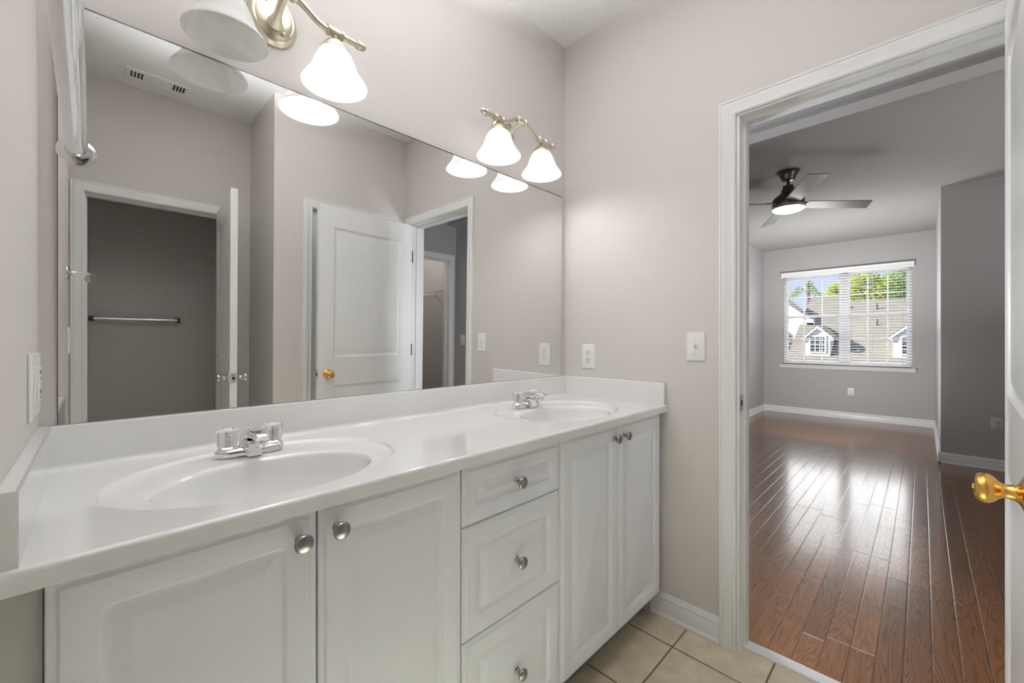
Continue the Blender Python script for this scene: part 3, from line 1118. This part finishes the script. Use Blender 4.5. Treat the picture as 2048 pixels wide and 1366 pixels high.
for u in (-0.024, 0.024):
    bm = B()
    front(bm, u - 0.016, u + 0.016, -0.033, 0.033, [(0, 0.0055, 0.001), (0, 0.0075, 0.001), (0.002, 0.0085, 0.001)], XP)
    mk('rocker', bm, M['plastic'], t, smooth=30)

# ------------------------------------------------------------------ chrome towel arm near the camera
t = thing('towel_holder', (0, -1.226, 1.46), 'polished chrome towel holder rod with a round end disc, hanging out from the side wall', 'towel holder')
bm = B()
lathe(bm, [(0.029, 0.0005), (0.029, 0.003), (0.026, 0.006), (0.018, 0.0085), (0.009, 0.012), (0.006, 0.020), (0.005, 0.028)], 32, T(0, -1.226, 1.46) @ Matrix.Rotation(pi / 2, 4, 'Y'))
mk('wall_plate', bm, M['chrome'], t, smooth=50)
bm = B()
tube(bm, [(0.024, -1.226, 1.46), (0.05, -1.226, 1.460), (0.066, -1.224, 1.459), (0.0725, -1.214, 1.458)], 0.0042, 12)
mk('arm', bm, M['chrome'], t, smooth=60)
p0, p1 = Vector((0.0727, -1.218, 1.458)), Vector((0.0727, -0.7104, 1.3968))
bm = B()
tube(bm, [p0, p0.lerp(p1, 0.02), p0.lerp(p1, 0.3), p0.lerp(p1, 0.7), p1], [0.006, 0.0088, 0.0088, 0.0088, 0.0088], 32)
mk('rod', bm, M['chrome'], t, smooth=60)
bm = B()
q = (p1 - p0).normalized().to_track_quat('Z', 'Y').to_matrix().to_4x4()
lathe(bm, [(0.0088, -0.0005), (0.0140, 0.0005), (0.0150, 0.0015), (0.0150, 0.0028), (0.0142, 0.0038), (0.0005, 0.0040)], 40, Matrix.Translation(p1) @ q)
mk('end_disc', bm, M['chrome'], t, smooth=40)


# ------------------------------------------------------------------ interior doors
DKNOB_ = [(0.0315, 0.0), (0.0315, 0.003), (0.029, 0.0065), (0.022, 0.0095), (0.0165, 0.0125), (0.0135, 0.016), (0.0120, 0.024), (0.0125, 0.031), (0.0160, 0.037),
         (0.0225, 0.043), (0.0265, 0.050), (0.0275, 0.056), (0.0262, 0.062), (0.0225, 0.0665), (0.0150, 0.069), (0.0070, 0.0695), (0.0005, 0.0695)]


DKNOB = [(r * (0.92 if z > 0.03 else 1.0), z * 0.87) for r, z in DKNOB_]


def door_leaf(name, hinge, ang, w, h, label, knob_z, mats, hinges=True, z0=0.008, th=0.035, group=None):
    t = thing(name, (hinge[0], hinge[1], 0), label, 'door', rz=ang, kind='structure')
    us = [0, 0.098, w - 0.098, w]
    vs = [z0, 0.235, 0.868, 1.055, h - 0.135, h]
    bm = B()
    for sgn in (-1, 1):
        y = sgn * th / 2
        g_ = {}
        for i, u in enumerate(us):
            for j, v_ in enumerate(vs):
                g_[i, j] = bm.verts.new((u, y, v_))
        for i in range(3):
            for j in range(5):
                c = [g_[i, j], g_[i + 1, j], g_[i + 1, j + 1], g_[i, j + 1]]
                if i == 1 and j in (1, 3):
                    prev = c
                    for ins, dp in ((0.004, 0.002), (0.010, 0.0065), (0.016, 0.0085), (0.024, 0.0085), (0.030, 0.007), (0.042, 0.0035), (0.048, 0.003)):
                        x0, x1, a0, a1 = us[1] + ins, us[2] - ins, vs[j] + ins, vs[j + 1] - ins
                        yy = y - sgn * dp
                        r = [bm.verts.new(p) for p in ((x0, yy, a0), (x1, yy, a0), (x1, yy, a1), (x0, yy, a1))]
                        bridge(bm, prev, r)
                        prev = r
                    bm.faces.new(prev)
                else:
                    bm.faces.new(c)
        if sgn == -1:
            lo = g_
    hi = g_
    per = [(i, 0) for i in range(4)] + [(3, j) for j in range(1, 6)] + [(i, 5) for i in (2, 1, 0)] + [(0, j) for j in (4, 3, 2, 1)]
    bridge(bm, [lo[p] for p in per], [hi[p] for p in per])
    mk('leaf', bm, M['door'], t, smooth=20, local=True)
    for sgn, mt, btn in ((-1, mats[0], True), (1, mats[1], False)):
        X = T(w - 0.060, sgn * th / 2, knob_z) @ Matrix.Rotation(-sgn * pi / 2, 4, 'X')
        bm = B()
        lathe(bm, DKNOB, 36, X)
        k = mk('knob', bm, mt, t, smooth=50, local=True)
        if btn:
            bm = B()
            lathe(bm, [(0.0045, 0.0600), (0.0045, 0.0625), (0.0005, 0.063)], 14, X)
            mk('lock_button', bm, mt, k, smooth=50, local=True)
            bm = B()
            lathe(bm, [(0.003, 0.008), (0.003, 0.0098)], 10, X @ T(0.0225, 0, 0))
            mk('screw', bm, mt, k, smooth=50, local=True)
    bm = B()
    front(bm, -0.0125, 0.0125, -0.028, 0.028, [(0, -0.0005, 0.006), (0, 0.0008, 0.006)], T(w, 0, knob_z) @ RZ(pi / 2))
    lp = mk('latch_plate', bm, M['satin'], t, local=True, label='satin latch plate on the door edge')
    bm = B()
    loft(bm, [[(w, -0.006, knob_z - 0.007), (w, 0.006, knob_z - 0.007), (w, 0.006, knob_z + 0.007), (w, -0.006, knob_z + 0.007)],
              [(w + 0.010, -0.006, knob_z - 0.007), (w + 0.004, 0.006, knob_z - 0.007), (w + 0.004, 0.006, knob_z + 0.007), (w + 0.010, -0.006, knob_z + 0.007)]])
    mk('latch', bm, M['dark'], lp, local=True)
    if hinges:
        for hz in (0.25, 1.095, 1.815):
            bm = B()
            lathe(bm, [(0.0065, -0.044), (0.0065, 0.044)], 12, T(-0.007, -th / 2 + 0.0078, hz))
            box(bm, -0.002, 0.0, -th / 2, 0, -0.044 + hz, 0.044 + hz)
            mk('hinge', bm, M['dark'], t, smooth=40, local=True, label='dark door hinge')
    return t


a = atan2(0.037, -0.711)
hc = (1.812 + sin(a) * 0.0175 * -1, -1.494 + cos(a) * 0.0175)
# face turned to the vanity is local -y; the leaf is centred on the hinge line
nx, ny = sin(a), -cos(a)      # local -y in world
hc = (1.812 - nx * 0.0175, -1.494 - ny * 0.0175)
door_leaf('door_1', hc, a, 0.708, 2.055, 'white two panel bedroom door standing open beside the camera, with a brass knob', 0.945, (M['brass'], M['satin']))
a2 = atan2(0.705, -0.052)
door_leaf('door_2', (0.694, -2.172), a2, 0.70, 2.035, 'white two panel toilet room door standing open, seen nearly edge-on in the mirror', 0.95, (M['satin'], M['satin']))
door_leaf('door_3', (CX1 - 0.003, AY - 0.055), pi, CX1 - CX0 - 0.009, CH - 0.006, 'closed closet door showing as a grey strip behind the open door in the mirror', 0.955, (M['satin'], M['satin']), hinges=False)
# strike plate on the jamb
bm = B()
box(bm, L + 0.002, L + 0.040, DY0 - 0.0016, DY0 - 0.0002, 0.925, 0.985)
s_ = mk('strike_plate', bm, M['satin'])
tag(s_, 'small satin strike plate on the doorway jamb', 'strike plate')
bm = B()
box(bm, L + 0.018, L + 0.030, DY0 - 0.0020, DY0 - 0.0017, 0.944, 0.966)
mk('latch_hole', bm, M['dark'], s_)

# ------------------------------------------------------------------ toilet room towel bar
t = thing('towel_bar', (0.31, -3.02, 1.297), 'chrome towel bar on the dark toilet room wall, seen in the mirror', 'towel bar')
for x in (0.064, 0.560):
    bm = B()
    box(bm, x - 0.017, x + 0.017, -3.0195, -3.008, 1.280, 1.318)
    box(bm, x - 0.010, x + 0.010, -3.008, -2.955, 1.289, 1.309)
    mk('post', bm, M['fan_dark'], t, bevel=0.002, label='dark square towel bar post')
bm = B()
tube(bm, [(0.064, -2.965, 1.299), (0.560, -2.965, 1.299)], 0.0095, 16)
mk('bar', bm, M['chrome'], t, smooth=60)

# ------------------------------------------------------------------ ceiling vent in the bathroom
t = thing('ceiling_vent', (0.356, -2.02, ZC), 'white rectangular ceiling vent with dark slots at both ends, seen in the mirror', 'vent')
bm = B()
XV = frame((0.356, -2.02, ZC), (1, 0, 0), (0, 0, 1), (0, -1, 0))
front(bm, -0.152, 0.152, -0.068, 0.068, [(0, 0.0005, 0.002), (0, 0.003, 0.002), (0.006, 0.006, 0.002), (0.018, 0.006, 0.002), (0.020, 0.0035, 0.002)], XV)
mk('vent_frame', bm, M['trim'], t, smooth=30)
for s in (-1, 1):
    bm = B()
    for k in range(4):
        x = s * 0.098 + (k - 1.5) * 0.0155
        box(bm, x - 0.0045, x + 0.0045, -0.0042, -0.0036, -0.036, 0.036, XV)
    mk('slots', bm, M['dark'], t, label='group of dark vent slots')
bm = B()
for k in range(4):
    z_ = -0.03 + k * 0.02
    box(bm, -0.058, 0.058, -0.0075, -0.0035, z_ - 0.004, z_ + 0.004, XV)
mk('louvers', bm, M['trim'], t)

# ------------------------------------------------------------------ wire shelf in the walk-in closet
t = thing('wire_shelf', (3.29, -3.3, 1.74), 'white wire closet shelf with a slanted brace, deep in the mirror', 'shelf')
bm = B()
for z_, x_ in ((1.740, 3.0), (1.700, 3.0), (1.740, 3.14), (1.740, 3.28)):
    tube(bm, [(x_, -3.93, z_), (x_, -2.64, z_)], 0.0035, 6)
n_ = 52
for k in range(n_):
    y_ = -3.92 + 1.27 * k / (n_ - 1)
    tube(bm, [(3.285, y_, 1.743), (3.0, y_, 1.743), (2.997, y_, 1.74), (2.997, y_, 1.70)], 0.0014, 4)
mk('wire_deck', bm, M['wire'], t, smooth=60)
for y_ in (-2.92, -3.62):
    bm = B()
    tube(bm, [(2.997, y_, 1.702), (3.296, y_, 1.42)], 0.0055, 8)
    mk('brace', bm, M['wire'], t, smooth=60)

# ------------------------------------------------------------------ ceiling fan
FXC, FYC = 4.44, -0.487
t = thing('ceiling_fan', (FXC, FYC, ZB), 'dark four blade ceiling fan with a lit round lamp in the bedroom', 'ceiling fan')
XF = T(FXC, FYC, 0)
bm = B()
lathe(bm, [(0.088, ZB - 0.0005), (0.088, ZB - 0.014), (0.078, ZB - 0.022), (0.062, ZB - 0.045), (0.052, ZB - 0.075), (0.046, ZB - 0.082), (0.030, ZB - 0.086)], 40, XF)
mk('canopy', bm, M['fan_dark'], t, smooth=40)
bm = B()
lathe(bm, [(0.0135, ZB - 0.08), (0.0135, 2.560)], 16, XF)
mk('downrod', bm, M['fan_dark'], t, smooth=40)
bm = B()
lathe(bm, [(0.020, 2.575), (0.042, 2.572), (0.044, 2.548), (0.052, 2.540), (0.055, 2.515), (0.078, 2.492), (0.108, 2.470), (0.122, 2.448), (0.124, 2.400), (0.119, 2.392)], 48, XF)
mo = mk('motor_housing', bm, M['fan_dark'], t, smooth=40)
bm = B()
lathe(bm, [(0.117, 2.396), (0.127, 2.392), (0.128, 2.374), (0.123, 2.368)], 48, XF)
mk('lamp_ring', bm, M['satin'], mo, smooth=40)
bm = B()
lathe(bm, [(0.1205, 2.372), (0.1195, 2.362), (0.106, 2.352), (0.080, 2.343), (0.040, 2.338), (0.001, 2.337)], 48, XF)
mk('lamp_lens', bm, M['fan_lamp'], t, smooth=60, label='glowing white lamp lens')
for k, ad in enumerate((-45.5, 26, 134, -154)):
    X = XF @ T(0, 0, 2.408) @ RZ(radians(ad)) @ Matrix.Rotation(radians(-13), 4, 'X')
    bm = B()
    lo = []
    for z_ in (-0.003, 0.003):
        lo.append([(0.150, -0.058, z_), (0.695, -0.066, z_), (0.745, 0.060, z_), (0.135, 0.055, z_)])
    loft(bm, lo, X)
    b_ = mk('blade', bm, M['fan_blade'], t, bevel=0.002)
    bm = B()
    box(bm, 0.10, 0.20, -0.028, 0.028, 0.0035, 0.010, X)
    mk('blade_bracket', bm, M['fan_dark'], b_)

# ------------------------------------------------------------------ bedroom window with blind
t = thing('window_1', (FX + 0.07, (WOY0 + WOY1) / 2, WOZ0), 'wide white double hung twin window with grids looking out on a shingled roof', 'window', kind='structure')
XO = frame((FX, 0, 0), (0, -1, 0), (1, 0, 0))       # local x = -world y, local y = depth outward
u0, u1 = -WOY1, -WOY0
um = 0.487
bm = B()
y0, y1 = 0.060, 0.132
box(bm, u0, u0 + 0.035, y0, y1, WOZ0, WOZ1, XO)
box(bm, u1 - 0.035, u1, y0, y1, WOZ0, WOZ1, XO)
box(bm, u0 + 0.035, u1 - 0.035, y0, y1, WOZ1 - 0.04, WOZ1, XO)
box(bm, u0 + 0.035, u1 - 0.035, y0, y1, WOZ0, WOZ0 + 0.03, XO)
box(bm, um - 0.045, um + 0.045, y0, y1, WOZ0 + 0.03, WOZ1 - 0.04, XO)
mk('frame', bm, M['vinyl'], t)
ZM = 1.575
for a0, a1 in ((u0 + 0.035, um - 0.045), (um + 0.045, u1 - 0.035)):
    for zz0, zz1, dy in ((ZM - 0.018, WOZ1 - 0.04, 0.098), (WOZ0 + 0.03, ZM + 0.018, 0.074)):
        bm = B()
        r = 0.022
        box(bm, a0, a0 + r, dy, dy + 0.022, zz0, zz1, XO)
        box(bm, a1 - r, a1, dy, dy + 0.022, zz0, zz1, XO)
        box(bm, a0 + r, a1 - r, dy, dy + 0.022, zz1 - 0.03, zz1, XO)
        box(bm, a0 + r, a1 - r, dy, dy + 0.022, zz0, zz0 + 0.03, XO)
        s_ = mk('sash', bm, M['vinyl'], t)
        bm = B()
        for k in (1, 2):
            uu = a0 + (a1 - a0) * k / 3
            box(bm, uu - 0.008, uu + 0.008, dy + 0.006, dy + 0.016, zz0 + 0.03, zz1 - 0.03, XO)
        zz = (zz0 + zz1) / 2
        box(bm, a0 + r, a1 - r, dy + 0.0065, dy + 0.0155, zz - 0.008, zz + 0.008, XO)
        mk('grid', bm, M['vinyl'], s_)
        bm = B()
        box(bm, a0 + r, a1 - r, dy + 0.010, dy + 0.012, zz0 + 0.03, zz1 - 0.03, XO)
        mk('pane', bm, M['pane'], s_)
bm = B()
extrude_profile(bm, [(0.06, WOZ0), (-0.045, WOZ0), (-0.048, WOZ0 - 0.008), (-0.045, WOZ0 - 0.018), (-0.026, WOZ0 - 0.020), (-0.020, WOZ0 - 0.055), (0.0, WOZ0 - 0.058), (0.0, WOZ0 - 0.001), (0.06, WOZ0 - 0.001)], u0 - 0.04, u1 + 0.04, XO)
struct('trim_6', bm, M['trim'], 'white sill board under the bedroom window', 'window sill', smooth=20)

t = thing('window_blind', (FX - 0.02, (WOY0 + WOY1) / 2, WOZ0), 'white horizontal slat blind lowered with open slats over the bedroom window', 'blind')
bm = B()
extrude_profile(bm, [(-0.002, 2.222), (-0.030, 2.222), (-0.034, 2.232), (-0.034, 2.275), (-0.042, 2.288), (-0.044, 2.300), (-0.002, 2.300)], u0 - 0.022, u1 + 0.022, XO)
mk('valance', bm, M['blind'], t, smooth=20)
bm = B()
k = 0
z_ = 2.205
while z_ > WOZ0 + 0.06:
    lo = []
    for uu in (u0 + 0.006, u1 - 0.006):
        lo.append([(uu, 0.004, z_), (uu, 0.029, z_ + 0.0022), (uu, 0.054, z_), (uu, 0.054, z_ - 0.0022), (uu, 0.029, z_), (uu, 0.004, z_ - 0.0022)])
    loft(bm, lo, XO)
    z_ -= 0.0405
mk('slats', bm, M['blind'], t)
bm = B()
box(bm, u0 + 0.006, u1 - 0.006, 0.006, 0.054, WOZ0 + 0.024, WOZ0 + 0.044, XO)
mk('bottom_rail', bm, M['blind'], t, bevel=0.002)
for uu in (u0 + 0.10, u0 + 0.42, u0 + 0.72, u0 + 0.86, u0 + 1.12, u1 - 0.10):
    bm = B()
    for yy in (0.0035, 0.0545):
        tube(bm, [(uu, yy, WOZ0 + 0.03), (uu, yy, 2.225)], 0.0013, 6, XO)
    mk('ladder_cord', bm, M['grey_plastic'], t)
bm = B()
tube(bm, [(u1 - 0.062, -0.004, 2.225), (u1 - 0.062, -0.006, 1.66)], 0.004, 8, XO)
mk('tilt_wand', bm, M['grey_plastic'], t, smooth=60)

# ------------------------------------------------------------------ neighbouring house outside
SL = 0.5354


def roof_z(x):
    return -0.47 + SL * (x - 36.83)


t = thing('neighbor_house', (42, 2, -4), 'neighbouring house with grey shingled roof and white dormers outside the window', 'house')


def slab_poly(bm, pts, d):
    """Polygon extruded along vector d."""
    a = ring(bm, pts)
    b = ring(bm, [Vector(p) + Vector(d) for p in pts])
    bridge(bm, a, b)
    bm.faces.new(a[::-1])
    bm.faces.new(b)


bm = B()
for ya, yb, xr in ((3.75, 6.07, 47.35), (-14.0, 3.75, 46.25)):
    slab_poly(bm, [(30.0, ya, roof_z(30.0)), (xr, ya, roof_z(xr)), (xr, yb, roof_z(xr)), (30.0, yb, roof_z(30.0))], (0.1, 0, -0.25))
    slab_poly(bm, [(xr, ya, roof_z(xr)), (xr + 9, ya, roof_z(xr) - 5), (xr + 9, yb, roof_z(xr) - 5), (xr, yb, roof_z(xr))], (-0.1, 0, -0.25))
mk('roof', bm, M['shingle'], t)
bm = B()
box(bm, 30.4, 55, -13.6, 15.6, -7.0, -4.2)
mk('walls', bm, M['siding'], t)


def dormer(name, x, yc, zb, hw_, ze, za, ov):
    bm = B()
    front_pts = [(x, yc + hw_, zb - 0.3), (x, yc - hw_, zb - 0.3), (x, yc - hw_, ze), (x, yc, ze + (za - ze) * hw_ / (hw_ + ov)), (x, yc + hw_, ze)]
    slab_poly(bm, front_pts, (3.6, 0, 0))
    d = mk('dormer', bm, M['siding'], t)
    bm = B()
    for s in (-1, 1):
        slab_poly(bm, [(x - 0.16, yc, za + 0.03), (x - 0.16, yc + s * (hw_ + ov), ze + 0.03), (x + 4.6, yc + s * (hw_ + ov), ze + 0.03), (x + 4.6, yc, za + 0.03)], (0, 0, 0.05))
    mk('dormer_roof', bm, M['shingle'], d)
    bm = B()
    for s in (-1, 1):
        slab_poly(bm, [(x - 0.15, yc, za + 0.02), (x - 0.15, yc + s * (hw_ + ov), ze + 0.02), (x - 0.15, yc + s * (hw_ + ov), ze - 0.16), (x - 0.15, yc, za - 0.18)], (0.06, 0, 0))
    box(bm, x - 0.13, x, yc + hw_, yc + hw_ + ov - 0.02, ze - 0.17, ze - 0.04)
    box(bm, x - 0.13, x, yc - hw_ - ov + 0.02, yc - hw_, ze - 0.17, ze - 0.04)
    mk('fascia', bm, M['siding'], d)
    bm = B()
    w0, w1, z0_, z1_ = yc - 0.42, yc + 0.42, zb + 0.30, zb + 1.40
    box(bm, x - 0.02, x - 0.005, w0, w1, z0_, z1_)
    wdw = mk('dormer_window', bm, M['dark_glass'], d)
    bm = B()
    for k in (1, 2):
        yy = w0 + (w1 - w0) * k / 3
        box(bm, x - 0.035, x - 0.02, yy - 0.022, yy + 0.022, z0_, z1_)
    for k in (1, 2, 3):
        zz = z0_ + (z1_ - z0_) * k / 4
        box(bm, x - 0.036, x - 0.021, w0, w1, zz - 0.022, zz + 0.022)
    box(bm, x - 0.06, x - 0.005, w0 - 0.10, w0, z0_ - 0.1, z1_ + 0.1)
    box(bm, x - 0.06, x - 0.005, w1, w1 + 0.10, z0_ - 0.1, z1_ + 0.1)
    box(bm, x - 0.06, x - 0.005, w0, w1, z1_, z1_ + 0.1)
    box(bm, x - 0.06, x - 0.005, w0, w1, z0_ - 0.1, z0_)
    mk('window_grid', bm, M['siding'], wdw)


dormer('d', 37.72, 4.165, 0.02, 0.735, 1.30, 2.226, 0.22)
dormer('d', 37.70, -0.812, -0.017, 0.86, 1.35, 2.30, 0.22)
# white gable wall at the edge of the view
GX = 42.4
bm = B()
slab_poly(bm, [(GX, 5.55, 2.2), (GX, 5.653, 2.88), (GX, 7.9, 5.06), (GX, 10.15, 2.88), (GX, 10.15, -4.2), (GX, 6.08, -4.2), (GX, 6.08, 2.2)], (0.4, 0, 0))
mk('gable_wall', bm, M['siding'], t)
bm = B()
slab_poly(bm, [(GX - 0.2, 7.9, 5.12), (GX - 0.2, 5.0, 2.66), (GX + 0.6, 5.0, 2.66), (GX + 5.0, 7.9, 5.12)], (0, 0, 0.14))
slab_poly(bm, [(GX - 0.2, 7.9, 5.12), (GX - 0.2, 10.8, 2.66), (GX + 5.0, 10.8, 2.66), (GX + 5.0, 7.9, 5.12)], (0, 0, 0.14))
mk('gable_roof', bm, M['shingle'], t)
bm = B()
box(bm, GX - 0.3, GX, 5.08, 5.72, 2.62, 2.92)
slab_poly(bm, [(GX - 0.26, 7.9, 5.12), (GX - 0.26, 5.02, 2.70), (GX - 0.26, 5.02, 2.50), (GX - 0.26, 7.9, 4.88)], (0.06, 0, 0))
mk('eave_return', bm, M['siding'], t)
bm = B()
pts = [(GX - 0.06, 6.65, 0.3), (GX - 0.06, 6.65, 1.40)]
for k in range(1, 12):
    a = pi * k / 12
    pts.append((GX - 0.06, 7.25 - 0.60 * cos(a), 1.40 + 0.62 * sin(a)))
pts += [(GX - 0.06, 7.85, 1.40), (GX - 0.06, 7.85, 0.3)]
slab_poly(bm, pts, (0.05, 0, 0))
aw = mk('arch_window', bm, M['dark_glass'], t)
bm = B()
for yy in (6.88, 7.10, 7.4, 7.62):
    box(bm, GX - 0.10, GX - 0.065, yy - 0.02, yy + 0.02, 0.3, 1.75)
for zz in (0.7, 1.05, 1.40, 1.72):
    box(bm, GX - 0.101, GX - 0.066, 6.66, 7.84, zz - 0.02, zz + 0.02)
mk('window_grid', bm, M['siding'], aw)
for x_, y_, h_ in ((44.61, 1.26, 0.45), (42.07, 1.11, 0.42), (44.96, 2.90, 0.15)):
    bm = B()
    lathe(bm, [(0.06, roof_z(x_) - 0.05), (0.06, roof_z(x_) + h_), (0.04, roof_z(x_) + h_ + 0.01)], 12, T(x_, y_, 0))
    mk('vent_pipe', bm, M['fan_dark'], t, smooth=40)


# ------------------------------------------------------------------ trees behind the house
def tree(x, y, z0, blobs, n, size, material, label):
    t = thing('tree', (x, y, z0), label, 'tree', group=None)
    bm = B()
    tube(bm, [(x, y, z0), (x, y, blobs[0][2] - 0.5), (x + 0.2, y, blobs[0][2] + 0.4)], [0.25, 0.16, 0.05], 8)
    mk('trunk', bm, M['bark'], t, smooth=60)
    bm = B()
    tot = sum(b[3] ** 2 for b in blobs)
    for bx_, by_, bz_, br in blobs:
        for _ in range(int(n * br ** 2 / tot)):
            while True:
                p = Vector((random.uniform(-1, 1), random.uniform(-1, 1), random.uniform(-1, 1)))
                if 0.25 < p.length < 1:
                    break
            c = Vector((bx_, by_, bz_)) + Vector((p.x * br, p.y * br, p.z * br * 0.8))
            s = size * random.uniform(0.6, 1.3)
            q = Matrix.Rotation(random.uniform(0, 6.28), 3, 'Z') @ Matrix.Rotation(random.uniform(0, 3.1), 3, 'X')
            bm.faces.new([bm.verts.new(c + q @ Vector(v) * s) for v in ((-0.5, 0, 0), (0, -0.28, 0.05), (0.5, 0, 0), (0, 0.28, 0.05))])
    mk('crown', bm, material, t)


tree(62, 3.44, -4, [(62, 3.44, 8.08, 1.52), (62, 1.97, 7.06, 1.47), (62, 4.57, 6.61, 1.13), (62, 3.1, 5.71, 1.69)], 6000, 0.27, M['leaf'], 'bushy yellow green tree behind the roof ridge at the middle of the window')
tree(70, 0.87, -4, [(70, 0.87, 8.58, 1.66), (70, -0.78, 7.82, 1.53), (70, 1.38, 6.8, 1.66), (70, -0.14, 9.86, 1.02), (70, -0.4, 6.29, 1.53)], 5200, 0.30, M['leaf_dark'], 'green tree rising behind the ridge by the blind wand')
tree(69, 6.74, -4, [(69, 6.74, 8.1, 0.94), (69, 7.24, 7.22, 0.88), (69, 6.24, 6.85, 1.0)], 1800, 0.26, M['leaf'], 'small yellow green tree behind the ridge, beside the window mullion')
tree(60, 8.3, -4, [(60, 8.3, 7.86, 0.49), (60, 7.98, 7.09, 0.65), (60, 9.18, 7.2, 0.55), (60, 7.43, 6.44, 0.49), (60, 9.83, 6.55, 0.55)], 700, 0.22, M['leaf_dark'], 'sparse thin leaved tree against the sky above the white gable')
